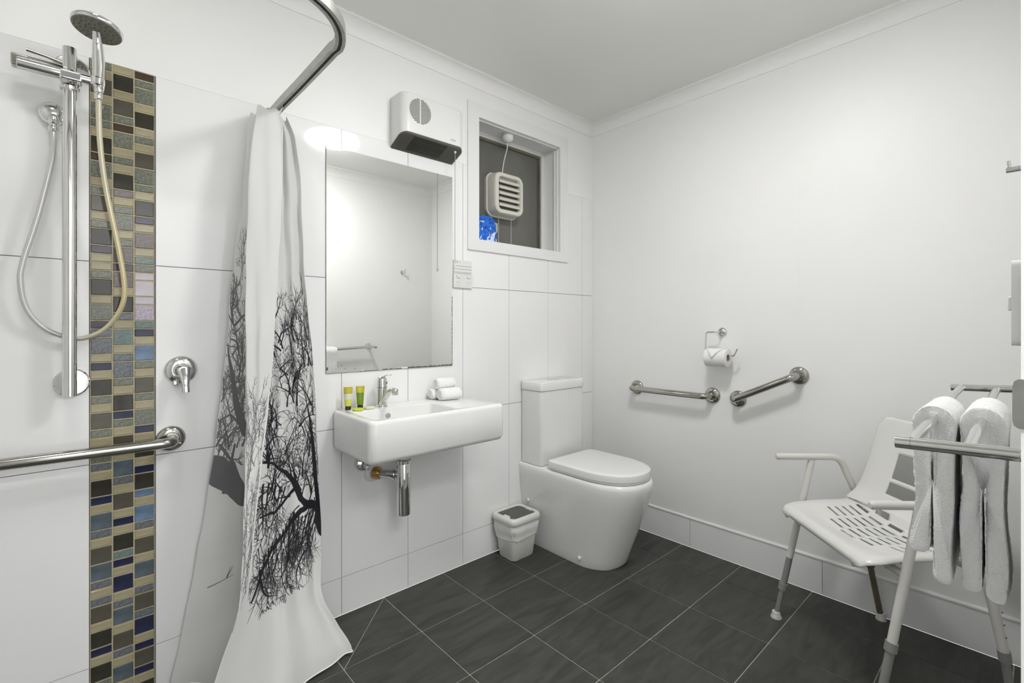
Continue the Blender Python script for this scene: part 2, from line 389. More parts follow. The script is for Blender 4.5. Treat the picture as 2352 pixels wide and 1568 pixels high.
sp = obj('strike_plate', prism([(y_, z_) for y_, z_ in [(YC - .05, 1.033), (YC + .002, 1.033), (YC + .0058, 1.036), (YC + .0072, 1.042), (YC + .0072, 1.084), (YC + .0058, 1.090), (YC + .002, 1.093), (YC - .05, 1.093)]], DX1 - .0245, DX1 - .0218, 'x'), M['edgegrey'], dr, smooth=False)
obj('bolt_hole', B(DX1 - .0252, DX1 - .0244, YC - .035, YC - .018, 1.045, 1.08), M['black'], sp, smooth=False)
# ---- ceiling, cornices
# added glowing pane across the unseen passage, fill light through the doorway
pfill = root('passage_fill_pane', (-1.6, -3.3, 1.2))
for x_ in (-3.05, -2.10, -1.15, -.20): obj('window_frame', B(x_ - .02, x_ + .02, -3.3, -3.26, .12, 2.33), M['trim'], pfill, smooth=False)  # bars dressing the added fill pane
for z_ in (.12, 1.2, 2.31): obj('window_frame', B(-3.07, -.18, -3.3, -3.265, z_ - .02, z_ + .02), M['trim'], pfill, smooth=False)
obj('fill_pane', B(-3.05, -.20, -3.298, -3.285, .12, 2.31), M['fillpane'], pfill, smooth=False)
obj('ceiling', B(XD - .1, .1, YC - .1, .16, ZC, ZC + .08), M['ceiling'], smooth=False)['kind'] = 'structure'
# passage outside the doorway
pw = bmesh.new(); box(pw, XD - .1, XD, -3.3, YC - .12, 0, ZC); box(pw, .0, .1, -3.3, YC - .12, 0, ZC); box(pw, XD - .1, .1, -3.4, -3.3, 0, ZC)
box(pw, XD - .1, .1, -3.4, YC - .1, ZC, ZC + .08)
obj('wall_passage', pw, M['passage'], smooth=False)['kind'] = 'structure'
cp = [(0, -.058), (.004, -.058), (.004, -.053)] + [(.004 + .047 * (1 - math.cos(a)), -.053 + .047 * math.sin(a)) for a in [PI / 2 * k / 8 for k in range(9)]] + [(.054, -.006), (.054, -.002), (.058, -.002), (.058, 0)]
cp = [(p[0], p[1]) for p in cp] + [(0, 0)]
def cornice(name, a, c_, nrm):
    # a,c_ : wall-line ends; nrm : into the room; mitred ends
    a = Vector((*a, ZC)); c_ = Vector((*c_, ZC)); n_ = Vector((*nrm, 0)); d = (c_ - a).normalized()
    r0 = [a + n_ * p[0] + Vector((0, 0, p[1])) + d * p[0] for p in cp]; r1 = [c_ + n_ * p[0] + Vector((0, 0, p[1])) - d * p[0] for p in cp]
    o = obj(name, loft([r0, r1]), M['cornice'], smooth=True, auto=30); o['kind'] = 'structure'; return o
cornice('trim_1', (XD, .0012), (.004, .0012), (0, -1)); cornice('trim_2', (.004, .0012), (.004, YC), (-1, 0))
cornice('trim_3', (.004, YC), (XD, YC), (0, 1)); cornice('trim_4', (XD, YC), (XD, .0012), (1, 0))
# ---- window
wn = root('window_1', (-.6, 0, 1.6))
ax0, ax1, az0, az1 = -.970, -.232, 1.536, 2.268
bm = bmesh.new(); yf = -.009
box(bm, ax0, WX0, yf, .004, az0, az1); box(bm, WX1, ax1, yf, .004, az0, az1); box(bm, WX0, WX1, yf, .004, az0, WZ0); box(bm, WX0, WX1, yf, .004, WZ1, az1)
obj('architrave', bm, M['trim'], wn, smooth=False)
bm = bmesh.new(); q = .0055
box(bm, WX0 - q, WX0, .004, .15, WZ0, WZ1); box(bm, WX1, WX1 + q, .004, .15, WZ0, WZ1); box(bm, WX0 - q, WX1 + q, .004, .15, WZ1, WZ1 + q); box(bm, WX0 - q, WX1 + q, .004, .15, WZ0 - q, WZ0)
obj('reveal_lining', bm, M['trim'], wn, smooth=False)
bm = bmesh.new()
box(bm, WX1 - .006, WX1, .012, .018, WZ0, WZ1); box(bm, WX1 - .010, WX1, .030, .036, WZ0, WZ1); box(bm, WX0, WX1, .012, .020, WZ1 - .006, WZ1)
obj('reveal_bead', bm, M['trim'], wn, smooth=False)
fw = .026
def ring(x0, x1, z0, z1, w0, y0, y1):
    bm = bmesh.new(); box(bm, x0, x0 + w0, y0, y1, z0, z1); box(bm, x1 - w0, x1, y0, y1, z0, z1); box(bm, x0 + w0, x1 - w0, y0, y1, z0, z0 + w0 * .6); box(bm, x0 + w0, x1 - w0, y0, y1, z1 - w0, z1); return bm
obj('window_frame', ring(WX0, WX1, WZ0, WZ1, fw, .118, .150), M['whiteplastic'], wn, smooth=True, bevel=.002)
obj('sash_edge', ring(WX0 + fw, WX1 - fw, WZ0 + fw * .5, WZ1 - fw, .012, .128, .150), M['olive'], wn, smooth=False)
obj('pane', B(WX0 + fw, WX1 - fw, .140, .145, WZ0 + .01, WZ1 - fw), M['glass'], wn, smooth=False)
# ---- ceiling light (just above the frame)
cl = thing('ceiling_light', 'round opal ceiling light glowing above the middle of the room', 'light', (LX, LY, ZC))
obj('light_base', LA([(.165, 0), (.165, -.02), (.155, -.028), (0, -.028)], (LX, LY, ZC - .0005), n=40), M['whiteplastic'], cl)
obj('diffuser', LA([(.150, -.028), (.151, -.043), (.147, -.051), (.125, -.058), (.08, -.062), (0, -.063)], (LX, LY, ZC), n=40), M['lamp'], cl)

cl2 = thing('shower_fill_light', 'added round fill light on the ceiling over the shower area, out of view', 'light', (-2.45, -.80, ZC))
obj('light_base', LA([(.125, 0), (.125, -.016), (0, -.016)], (-2.45, -.80, ZC - .0005), n=40), M['whiteplastic'], cl2)  # added fill light, brightens the shower end from out of view
obj('diffuser', LA([(.11, -.016), (.111, -.024), (.09, -.034), (0, -.038)], (-2.45, -.80, ZC), n=40), M['showerfill'], cl2)

# ================================================================= SHOWER CORNER
# slide rail
px_, py_ = -2.394, -.056
t_ = thing('shower_rail', 'upright chrome shower slide rail beside the mosaic strip', 'shower rail', (px_, py_, 1.0))
obj('pole', T([(px_, py_, .962), (px_, py_, 1.936)], .0155, 28), M['chrome'], t_, auto=30)
for zz in (.996, 1.898):
    f_ = obj('wall_flange', LA([(.040, .0), (.040, .006), (.036, .010), (.010, .011)], (px_ + .004, 0.0, zz), (0, -1, 0)), M['chrome'], t_)
    obj('mount_stem', T([(px_, -.008, zz), (px_, py_, zz)], .010, 16), M['chrome'], f_)
zs = 1.842
sl = thing('handset_holder', 'chrome sliding holder clamped near the top of the shower rail', 'shower holder', (px_, py_, zs))
obj('clamp_collar', LA([(.0155, -.020), (.021, -.020), (.022, -.012), (.0195, -.010), (.0195, .030), (.0175, .034), (.0155, .034)], (px_, py_, zs - .004)), M['chrome'], sl)
obj('cross_bar', T([(-2.494, -.097, zs + .002), (-2.321, -.097, zs + .002)], [.0145, .0145], 20), M['chrome'], sl, bevel=.002)
obj('back_bar', B(-2.506, px_, -.088, -.060, zs - .002, zs + .030), M['steel'], sl, bevel=.004)
obj('clamp_block', B(px_ - .020, px_ + .026, -.112, -.070, zs - .014, zs + .012), M['chrome'], sl, bevel=.005, seg=3)
lv = obj('lever', T([(-2.476, -.10, zs + .040), (-2.44, -.10, zs + .036), (-2.407, -.10, zs + .030)], [.0045, .0035, .005], 12), M['steel'], sl)
obj('cradle', LA([(.013, -.010), (.0165, -.006), (.0165, .010), (.013, .014)], (-2.336, -.103, zs), (0.05, -.1, 1)), M['chrome'], sl)
# hand shower
hs = thing('hand_shower', 'chrome hand shower with round grey spray face above the mosaic', 'shower head', (-2.336, -.105, 1.84))
obj('handle', T(spline([(-2.333, -.103, 1.815), (-2.334, -.104, 1.85), (-2.334, -.108, 1.90), (-2.336, -.118, 1.945), (-2.338, -.132, 1.972)]),
               [.0105 + .004 * math.sin(PI * min(1, k / 20)) for k in range(25)], 20), M['chrome'], hs, auto=60)
hc = Vector((-2.337, -.140, 1.977)); hn = Vector((-.14, -.12, -1.0)).normalized()
hd = obj('head', LA([(.012, -.020), (.030, -.016), (.050, -.010), (.0565, -.004), (.0565, .003), (.054, .006), (0, .006)], hc, hn, 48), M['chrome'], hs)
fc = obj('spray_face', LA([(.0535, .0058), (.0535, .0075), (0, .0082)], hc, hn, 48), add_noise(mat('olive grey spray face', (.25, .25, .2), .4), 20, (.22, .22, .18), (.28, .28, .23)), hd)
a_, c2 = frame_for(hn); bm = bmesh.new()
for rr_, cnt in ((.012, 6), (.024, 12), (.036, 16), (.047, 20)):
    for k in range(cnt):
        an = 2 * PI * k / cnt + rr_ * 30
        lathe(bm, [(.0022, .0078), (.0016, .0105), (0, .0107)], hc + (a_ * math.cos(an) + c2 * math.sin(an)) * rr_, hn, 6)
obj('nozzles', bm, add_noise(mat('dark nozzles', (.12, .12, .08), .6), 30, (.10, .10, .07), (.16, .16, .11)), fc)['kind'] = 'stuff'
# outlet elbow and hose
el = thing('wall_outlet', 'chrome domed water outlet on the wall left of the shower rail', 'shower outlet', (-2.430, 0, 1.757))
obj('dome', LA([(.031, 0), (.031, .012), (.028, .022), (.020, .030), (.010, .034), (0, .035)], (-2.430, 0, 1.757), (0, -1, 0)), M['chrome'], el)
obj('nut', LA([(.009, .02), (.012, .015), (.0125, -.004), (.010, -.006), (.010, -.012), (.0115, -.014), (.0115, -.026), (.009, -.028)], (-2.427, -.030, 1.728)), M['chrome'], el)
hose = [(-2.427, -.030, 1.705), (-2.427, -.036, 1.67), (-2.433, -0.04, 1.603), (-2.459, -0.04, 1.454), (-2.486, -0.04, 1.333), (-2.491, -0.04, 1.274), (-2.479, -0.035, 1.204), (-2.447, -0.028, 1.154), (-2.408, -0.023, 1.130),
        (-2.367, -0.026, 1.123), (-2.319, -0.036, 1.150), (-2.284, -0.05, 1.208), (-2.275, -0.06, 1.273), (-2.289, -0.07, 1.386), (-2.316, -0.08, 1.545), (-2.330, -0.09, 1.675), (-2.334, -.1, 1.80), (-2.334, -.103, 1.818)]
hz_ = thing('shower_hose', 'long looping shower hose, silver, with a pale gold reflection painted in over the mosaic', 'hose', (-2.367, -.03, 1.12))
obj('hose_tube', T(spline(hose, 8), .0068, 14), M['hose'], hz_, auto=60)
obj('end_nut', LA([(.0075, 0), (.0095, .003), (.0095, .022), (.008, .026)], (-2.334, -.102, 1.795)), M['chrome'], hz_)
# mixer
mx = thing('shower_mixer', 'round chrome shower mixer with a downward lever', 'shower mixer', (-2.129, 0, 1.016))
obj('wall_plate', LA([(.0455, 0), (.0455, .004), (.042, .010), (.034, .015), (.024, .016), (.024, .014)], (-2.129, 0, 1.016), (0, -1, 0), 48), M['chrome'], mx)
obj('body', LA([(.0235, .012), (.0235, .040), (.021, .050), (.014, .058), (0, .060)], (-2.129, 0, 1.016), (0, -1, 0)), M['chrome'], mx)
obj('lever', T(spline([(-2.127, -.046, 1.022), (-2.126, -.060, 1.000), (-2.126, -.072, .975), (-2.126, -.080, .950)]), [.022 - .012 * min(1, k / 12) for k in range(19)], 20, flat=(1, .62)), M['chrome'], mx, auto=70)
obj('diverter_tab', B(-2.152, -2.136, -.02, -.006, .968, .984), M['chrome'], mx, bevel=.003)

def flange(c, nrm, par, m, r_=.040):
    return obj('flange', LA([(r_, 0), (r_, .003), (r_ * .93, .009), (r_ * .75, .013), (r_ * .55, .014), (r_ * .5, .012)], c, nrm, 40), m, par)
def grab_rail(label, p0, p1, nrm, proj, group='chrome grab rails', m='steel', r_=.0160):
    p0, p1, nrm = Vector(p0), Vector(p1), Vector(nrm)
    d = (p1 - p0).normalized()
    t_ = thing('grab_rail', label, 'grab rail', tuple((p0 + p1) / 2), group)
    flange(p0, nrm, t_, M[m]); flange(p1, nrm, t_, M[m])
    pts = fillet([p0 + nrm * .008, p0 + nrm * proj, p1 + nrm * proj, p1 + nrm * .008], .045, 8)
    obj('bar', T(pts, r_, 24), M[m], t_, auto=60)
    for c in (p0, p1):
        a, e = frame_for(nrm)
        for k in range(3):
            an = 2 * PI * k / 3 + .4; bm = bmesh.new()
            lathe(bm, [(.004, .0125), (.0035, .0148), (0, .0150)], c + (a * math.cos(an) + e * math.sin(an)) * .029, nrm, 10)
            obj('screw', bm, M[m], t_)
    return t_
grab_rail('long horizontal steel grab rail crossing the mosaic strip below the shower mixer', (-2.156, 0, .797), (-3.02, 0, .803), (0, -1, 0), .075)
grab_rail('short level steel grab rail on the right wall beside the toilet', (.004, -.328, .809), (.004, -.768, .809), (-1, 0, 0), .075)
grab_rail('slanting steel grab rail rising to the right, below the toilet paper', (.004, -.895, .806), (.004, -1.161, .939), (-1, 0, 0), .075)

# curtain track
TZ = 1.915; TX = -1.856
path = [(TX, -.001), (TX, -.12), (TX + .004, -.3), (TX + .006, -.50), (TX + .006, -.56)]
cx_, cy_, R_ = TX + .006 - .20, -.56, .205
path += [(cx_ + R_ * math.cos(-a), cy_ + R_ * math.sin(-a)) for a in [PI / 2 * k / 12 for k in range(1, 13)]]
path += [(-2.4, cy_ - R_), (-2.8, cy_ - R_), (XD, cy_ - R_)]
prof = [(-.013, .0), (-.013, .026), (.013, .026), (.013, .0), (.0042, .0), (.0042, .003), (.009, .003), (.009, .022), (-.009, .022), (-.009, .003), (-.0042, .003), (-.0042, .0)]
def sweep(path, prof, z):
    rings = []
    for i, p in enumerate(path):
        a = Vector(path[max(i - 1, 0)]); c = Vector(path[min(i + 1, len(path) - 1)]); d = (c - a).normalized(); n_ = Vector((d.y, -d.x))
        rings.append([(p[0] + n_.x * u, p[1] + n_.y * u, z + v_) for u, v_ in prof])
    return loft(rings)
tk = thing('curtain_track', 'curved grey aluminium shower curtain track below the ceiling', 'curtain track', (TX, 0, TZ))
obj('rail', sweep(path, prof, TZ), M['alum'], tk, smooth=True, auto=35)
obj('slot_lining', sweep(path, [(-.0085, .004), (-.0085, .021), (.0085, .021), (.0085, .004)], TZ), M['slot'], tk, smooth=True, auto=35)
obj('end_bracket', B(TX - .018, TX + .018, -.016, 0, TZ - .004, TZ + .032), M['alum'], tk, bevel=.003)

# ---- curtain: folded cloth with tree print
CZ = [1.9, 1.84, 1.7, 1.5, 1.3, 1.1, 0.9, 0.7, 0.5, 0.35, 0.22, 0.1, 0.015]
CT = [
  [(-1.869,-0.13),(-1.893,-0.134),(-1.914,-0.128),(-1.931,-0.12),(-1.92,-0.1),(-1.905,-0.093),(-1.885,-0.074),(-1.877,-0.092),(-1.857,-0.068),(-1.85,-0.088),(-1.831,-0.072),(-1.831,-0.09),(-1.834,-0.062),(-1.869,-0.054),(-1.903,-0.06),(-1.916,-0.075),(-1.924,-0.055),(-1.931,-0.035)],
  [(-1.857,-0.136),(-1.893,-0.14),(-1.92,-0.134),(-1.94,-0.126),(-1.932,-0.106),(-1.914,-0.098),(-1.891,-0.078),(-1.877,-0.096),(-1.848,-0.071),(-1.834,-0.09),(-1.808,-0.074),(-1.802,-0.091),(-1.815,-0.063),(-1.867,-0.055),(-1.918,-0.06),(-1.933,-0.076),(-1.94,-0.055),(-1.944,-0.035)],
  [(-1.863,-0.15),(-1.9,-0.154),(-1.934,-0.148),(-1.961,-0.14),(-1.946,-0.12),(-1.921,-0.11),(-1.89,-0.088),(-1.872,-0.105),(-1.84,-0.078),(-1.822,-0.096),(-1.795,-0.079),(-1.786,-0.095),(-1.803,-0.065),(-1.861,-0.056),(-1.92,-0.062),(-1.943,-0.079),(-1.949,-0.055),(-1.953,-0.034)],
  [(-1.876,-0.17),(-1.912,-0.174),(-1.944,-0.168),(-1.971,-0.16),(-1.955,-0.14),(-1.927,-0.127),(-1.893,-0.102),(-1.872,-0.117),(-1.839,-0.088),(-1.818,-0.104),(-1.789,-0.085),(-1.778,-0.1),(-1.796,-0.067),(-1.859,-0.057),(-1.923,-0.064),(-1.949,-0.083),(-1.959,-0.055),(-1.97,-0.034)],
  [(-1.891,-0.193),(-1.924,-0.197),(-1.954,-0.191),(-1.979,-0.183),(-1.962,-0.163),(-1.932,-0.146),(-1.896,-0.119),(-1.873,-0.131),(-1.837,-0.101),(-1.814,-0.114),(-1.782,-0.093),(-1.771,-0.107),(-1.789,-0.07),(-1.856,-0.059),(-1.925,-0.066),(-1.953,-0.087),(-1.969,-0.055),(-1.989,-0.033)],
  [(-1.91,-0.217),(-1.939,-0.221),(-1.965,-0.215),(-1.986,-0.207),(-1.968,-0.187),(-1.935,-0.166),(-1.895,-0.136),(-1.869,-0.146),(-1.83,-0.113),(-1.803,-0.124),(-1.769,-0.101),(-1.755,-0.113),(-1.776,-0.073),(-1.849,-0.061),(-1.924,-0.069),(-1.955,-0.091),(-1.977,-0.055),(-2.004,-0.033)],
  [(-1.935,-0.24),(-1.957,-0.244),(-1.976,-0.238),(-1.992,-0.23),(-1.974,-0.21),(-1.938,-0.186),(-1.896,-0.153),(-1.867,-0.161),(-1.826,-0.125),(-1.796,-0.134),(-1.76,-0.109),(-1.744,-0.12),(-1.766,-0.076),(-1.844,-0.063),(-1.924,-0.072),(-1.957,-0.095),(-1.987,-0.055),(-2.025,-0.032)],
  [(-1.964,-0.27),(-1.981,-0.279),(-1.995,-0.276),(-2.006,-0.273),(-1.987,-0.253),(-1.948,-0.222),(-1.902,-0.184),(-1.872,-0.187),(-1.827,-0.147),(-1.794,-0.151),(-1.755,-0.121),(-1.738,-0.13),(-1.759,-0.081),(-1.841,-0.066),(-1.926,-0.076),(-1.961,-0.099),(-1.998,-0.055),(-2.046,-0.032)],
  [(-1.99,-0.3),(-2.004,-0.315),(-2.013,-0.314),(-2.021,-0.317),(-2.002,-0.297),(-1.96,-0.258),(-1.912,-0.215),(-1.879,-0.213),(-1.831,-0.168),(-1.795,-0.167),(-1.752,-0.134),(-1.733,-0.14),(-1.755,-0.086),(-1.842,-0.069),(-1.932,-0.08),(-1.968,-0.103),(-2.015,-0.055),(-2.075,-0.031)],
  [(-2.018,-0.323),(-2.029,-0.341),(-2.033,-0.343),(-2.039,-0.349),(-2.015,-0.329),(-1.972,-0.289),(-1.922,-0.244),(-1.887,-0.241),(-1.838,-0.196),(-1.802,-0.194),(-1.758,-0.16),(-1.738,-0.165),(-1.756,-0.098),(-1.844,-0.078),(-1.936,-0.091),(-1.972,-0.106),(-2.029,-0.055),(-2.102,-0.031)],
  [(-2.063,-0.338),(-2.076,-0.361),(-2.082,-0.365),(-2.09,-0.376),(-2.056,-0.356),(-1.989,-0.316),(-1.925,-0.273),(-1.882,-0.267),(-1.834,-0.222),(-1.797,-0.217),(-1.763,-0.184),(-1.744,-0.187),(-1.759,-0.109),(-1.848,-0.085),(-1.942,-0.101),(-1.984,-0.109),(-2.045,-0.055),(-2.125,-0.031)],
  [(-2.101,-0.35),(-2.117,-0.378),(-2.124,-0.384),(-2.135,-0.4),(-2.099,-0.38),(-2.024,-0.346),(-1.94,-0.306),(-1.878,-0.298),(-1.812,-0.258),(-1.763,-0.25),(-1.72,-0.22),(-1.696,-0.22),(-1.729,-0.125),(-1.835,-0.097),(-1.967,-0.116),(-2.023,-0.111),(-2.075,-0.055),(-2.146,-0.03)],
  [(-2.121,-0.358),(-2.132,-0.39),(-2.138,-0.398),(-2.145,-0.417),(-2.117,-0.397),(-2.051,-0.367),(-1.965,-0.33),(-1.898,-0.32),(-1.818,-0.284),(-1.75,-0.275),(-1.688,-0.247),(-1.657,-0.245),(-1.699,-0.138),(-1.827,-0.105),(-1.991,-0.127),(-2.05,-0.113),(-2.097,-0.055),(-2.161,-0.03)],
]
def crom(P, t):
    i = min(int(t), len(P) - 2); f = t - i
    a, b_, c, d = P[max(i - 1, 0)], P[i], P[i + 1], P[min(i + 2, len(P) - 1)]
    return .5 * ((2 * b_) + (c - a) * f + (2 * a - 5 * b_ + 4 * c - d) * f * f + (3 * b_ - a - 3 * c + d) * f ** 3)
CA = np.array(CT)                                   # level x feature x 2
CZa = np.array(CZ)
NF = CA.shape[1]; SU, SV = 9, 90
us = np.linspace(0, NF - 1, (NF - 1) * SU + 1)
zz = np.linspace(1.895, .012, SV)
# fractional level for each z
lv_ = np.array([np.interp(-z_, -CZa, np.arange(len(CZ))) for z_ in zz])
bm = bmesh.new(); VV = []
rs = np.random.RandomState(4)
ph = rs.uniform(0, 6, 8)
for li, z_ in zip(lv_, zz):
    P = [crom(CA[:, k, :], li) for k in range(NF)]
    row = []
    for u in us:
        p = crom(P, u); wob = .0022 * math.sin(u * 2.3 + z_ * 3 + ph[0]) + .0016 * math.sin(u * 4.1 - z_ * 9 + ph[1]) + .0012 * math.sin(z_ * 31 + u * 1.7)
        zt = z_ + (.006 * math.sin(u * 3.1) if z_ > 1.86 else 0)
        row.append(bm.verts.new((p[0] + wob, min(p[1] + wob * .8, -.014), zt)))
    VV.append(row)
uvl = bm.loops.layers.uv.new('uv')
for i in range(len(VV) - 1):
    for k in range(len(us) - 1):
        f = bm.faces.new((VV[i][k], VV[i + 1][k], VV[i + 1][k + 1], VV[i][k + 1]))
        for lp, (ii, kk) in zip(f.loops, ((i, k), (i + 1, k), (i + 1, k + 1), (i, k + 1))):
            lp[uvl].uv = (us[kk] / (NF - 1), zz[ii] / 1.9)
hemco = [[tuple(r_[0].co)] for r_ in VV]; bothem = [tuple(v_.co) for v_ in VV[-1]]
me = bpy.data.meshes.new('curtain_cloth'); bm.to_mesh(me); bm.free()
for p in me.polygons: p.use_smooth = True
# tree print drawn in code into a blank in-memory picture
IW, IH = 1700, 1900
img = np.zeros((IH, IW), np.float32)
SX = IW / (NF - 1)                                  # px per feature step
def stamp(x0, y0, x1, y1, w0, w1, val=1.0):
    # x in feature units, y in metres height ; widths in px (horizontal unit = SX/..)
    ax_, ay_, bx_, by_ = x0 * SX, y0 / 1.9 * IH, x1 * SX, y1 / 1.9 * IH
    wm = max(w0, w1) + 2
    xa, xb = int(max(0, min(ax_, bx_) - wm * 3)), int(min(IW, max(ax_, bx_) + wm * 3 + 1)); ya, yb = int(max(0, min(ay_, by_) - wm)), int(min(IH, max(ay_, by_) + wm + 1))
    if xb <= xa or yb <= ya: return
    X, Y = np.meshgrid(np.arange(xa, xb), np.arange(ya, yb))
    KX = .37                                        # feature axis is stretched against height
    dx, dy = (bx_ - ax_) * KX, by_ - ay_; L2 = dx * dx + dy * dy + 1e-6
    tt = np.clip((((X - ax_) * KX) * dx + (Y - ay_) * dy) / L2, 0, 1)
    d = np.hypot((X - ax_) * KX - tt * dx, Y - ay_ - tt * dy)
    wv = w0 + (w1 - w0) * tt
    m = np.clip(wv - d + .5, 0, 1) * val
    img[ya:yb, xa:xb] = np.maximum(img[ya:yb, xa:xb], m)
rnd = random.Random(11)
def limb(x, y, ang, length, w0, depth, lim, curl=.25, kids=3, xs_=4.6):
    """grow a branch; ang in degrees, 0 = +x, 90 = up ; xs_ = feature units per metre"""
    n = max(3, int(length / .012)); a = math.radians(ang); da = rnd.uniform(-curl, curl) / n * 2
    pts = []
    for i in range(n):
        t = i / n; w = w0 * (1 - .8 * t)
        nx, ny = x + math.cos(a) * length / n * xs_, y + math.sin(a) * length / n
        if nx < lim[0] or nx > lim[1] or ny < lim[2] or ny > lim[3]: break
        stamp(x, y, nx, ny, w, w0 * (1 - .8 * (i + 1) / n)); pts.append((nx, ny, a, w))
        x, y = nx, ny; a += da + rnd.uniform(-.14, .14)
    if depth > 0 and len(pts) > 2:
        for j in range(kids + rnd.randint(0, 1)):
            q_ = pts[int(rnd.uniform(.15, .98) * (len(pts) - 1))]
            sgn = rnd.choice((-1, 1))
            limb(q_[0], q_[1], math.degrees(q_[2]) + sgn * rnd.uniform(25, 60), length * rnd.uniform(.4, .68), max(1.05, q_[3] * .62), depth - 1, lim, curl, kids, xs_)
RF = (4.2, 11.1, .27, 1.36)
def trunk(pts, ws):
    for (p, q_, a, c) in zip(pts, pts[1:], ws, ws[1:]): stamp(p[0], p[1], q_[0], q_[1], a, c)
# front print: trunk at the right silhouette, limbs fanning up and to the left
trunk([(11.3, .44), (10.9, .47), (10.6, .53), (10.35, .60), (10.2, .68), (10.1, .78), (9.9, .86)], [36, 32, 14, 9, 7, 5, 2])
trunk([(10.9, .49), (10.2, .515), (9.4, .53), (8.6, .56), (7.9, .63), (7.2, .67), (6.2, .70), (5.2, .72)], [26, 15, 12, 10, 7, 6, 4, 3])
trunk([(9.6, .53), (8.6, .52), (7.6, .49), (6.4, .46), (5.2, .40), (4.6, .34)], [12, 9, 7, 5, 4, 3])
trunk([(8.2, .60), (7.2, .58), (6.2, .55), (5.0, .56)], [7, 5, 4, 3])
rnd = random.Random(23)
for (x, y, an, ln, w0) in [(9.9, .84, 95, .16, 2.6), (7.9, .63, 110, .16, 3), (6.2, .70, 120, .16, 3), (8.6, .56, 70, .16, 3), (9.4, .53, 60, .14, 3)]:
    limb(x, y, an, ln, w0, 3, RF, kids=4, xs_=19)
for k in range(105):                                  # twigs: dense middle, thinning upwards and downwards
    x = rnd.uniform(4.4, 11.0); y = .34 + rnd.betavariate(2.0, 2.4) * .98
    up = y > .55
    if x > 9.3 and y < .45 and rnd.random() < .6: continue
    if y > 1.12 and rnd.random() < .5: continue
    an = (rnd.gauss(95, 38) if up else rnd.gauss(238, 28))
    limb(x, y, an, rnd.uniform(.07, .15), rnd.uniform(2.2, 3.8), 2, RF, kids=3, curl=.7, xs_=19)
for (x0, y0, x1, y1, cnt) in [(10.3, .50, 8.0, .50, 7), (8.0, .52, 5.4, .44, 9), (7.2, .62, 4.8, .66, 7), (9.5, .47, 6.5, .42, 6)]:
    for k in range(cnt):                              # drooping boughs under the low limbs
        f = k / (cnt - 1); limb(x0 + (x1 - x0) * f, y0 + (y1 - y0) * f, rnd.gauss(246, 9), rnd.uniform(.10, .19), 3.0, 2, RF, kids=5, curl=.5, xs_=14)
for k in range(10):
    limb(rnd.uniform(6.0, 11.0), rnd.uniform(1.05, 1.2), rnd.gauss(85, 16), rnd.uniform(.12, .20), 2.0, 2, RF, kids=3, curl=.4, xs_=14)
# flap (reverse, paler) and back layer prints
FLP = (0, 3.0, .22, 1.02)
for k in range(46):
    y = rnd.uniform(.28, .88); limb(rnd.uniform(.1, 2.9), y, rnd.gauss(92, 30), rnd.uniform(.07, .15), 2.0, 2, FLP, kids=3, curl=.6, xs_=17)
BK = (15.1, 17.0, .40, 1.50)
trunk([(17.1, .69), (16.5, .668), (15.9, .632), (15.4, .600), (15.0, .58)], [38, 35, 29, 24, 20])
trunk([(16.7, .76), (16.2, .72), (15.8, .70), (15.2, .62)], [3, 4, 5, 5]); trunk([(16.8, 1.10), (16.4, 1.02), (16.0, .93), (15.6, .86), (15.1, .80)], [2, 4, 7, 10, 13])
trunk([(17.0, 1.2), (16.4, 1.16), (15.8, 1.19), (15.1, 1.2)], [2, 3, 4, 4]); trunk([(16.9, .84), (16.2, .86), (15.6, .83)], [2, 3, 4]); trunk([(16.2, .60), (16.0, .68), (15.8, .76)], [5, 4, 3])
for k in range(62):
    x = rnd.uniform(15.15, 16.95); y = .66 + rnd.betavariate(1.3, 1.9) * .78
    limb(x, y, rnd.gauss(95, 45), rnd.uniform(.06, .14), rnd.uniform(1.8, 3.0), 2, BK, kids=3, curl=.7, xs_=13)
limb(16.3, .30, 160, .08, 1.4, 1, (15, 17, .2, .4), kids=2, xs_=13)
pic = bpy.data.images.new('tree_print', IW, IH, alpha=False, float_buffer=False)
pic.colorspace_settings.name = 'Non-Color'
rgba = np.ones((IH, IW, 4), np.float32); rgba[:, :, :3] = img[:, :, None]
pic.pixels.foreach_set(rgba.ravel()); pic.update(); pic.pack()
mc = mat('white polyester cloth with black tree print', (.82, .82, .81), .55, spec=.25); M['curtain'] = mc
t, b, N, L = nt(mc)
uvn = N('ShaderNodeUVMap'); uvn.uv_map = 'uv'; it = N('ShaderNodeTexImage'); it.image = pic; it.extension = 'CLIP'; L(uvn.outputs[0], it.inputs['Vector'])
ge = N('ShaderNodeNewGeometry')
ink = N('ShaderNodeMix'); ink.data_type = 'RGBA'; ink.inputs[6].default_value = (.018, .018, .022, 1); ink.inputs[7].default_value = (.16, .16, .165, 1); L(ge.outputs['Backfacing'], ink.inputs[0])
mx_ = N('ShaderNodeMix'); mx_.data_type = 'RGBA'; mx_.inputs[6].default_value = (.80, .80, .79, 1)
L(it.outputs[0], mx_.inputs[0]); L(ink.outputs[2], mx_.inputs[7]); L(mx_.outputs[2], b.inputs['Base Color'])
tl = N('ShaderNodeBsdfTranslucent'); L(mx_.outputs[2], tl.inputs[0]); ms = N('ShaderNodeMixShader'); ms.inputs[0].default_value = .18
L(b.outputs[0], ms.inputs[1]); L(tl.outputs[0], ms.inputs[2]); L(ms.outputs[0], t.nodes['Material Output'].inputs[0])
me.materials.append(mc)
hem_pts = [v_ for v_ in [VV_[0] for VV_ in hemco]]
ct = thing('shower_curtain', 'white shower curtain printed with black bare branches, bunched beside the wall', 'shower curtain', (-1.9, -.15, 0))
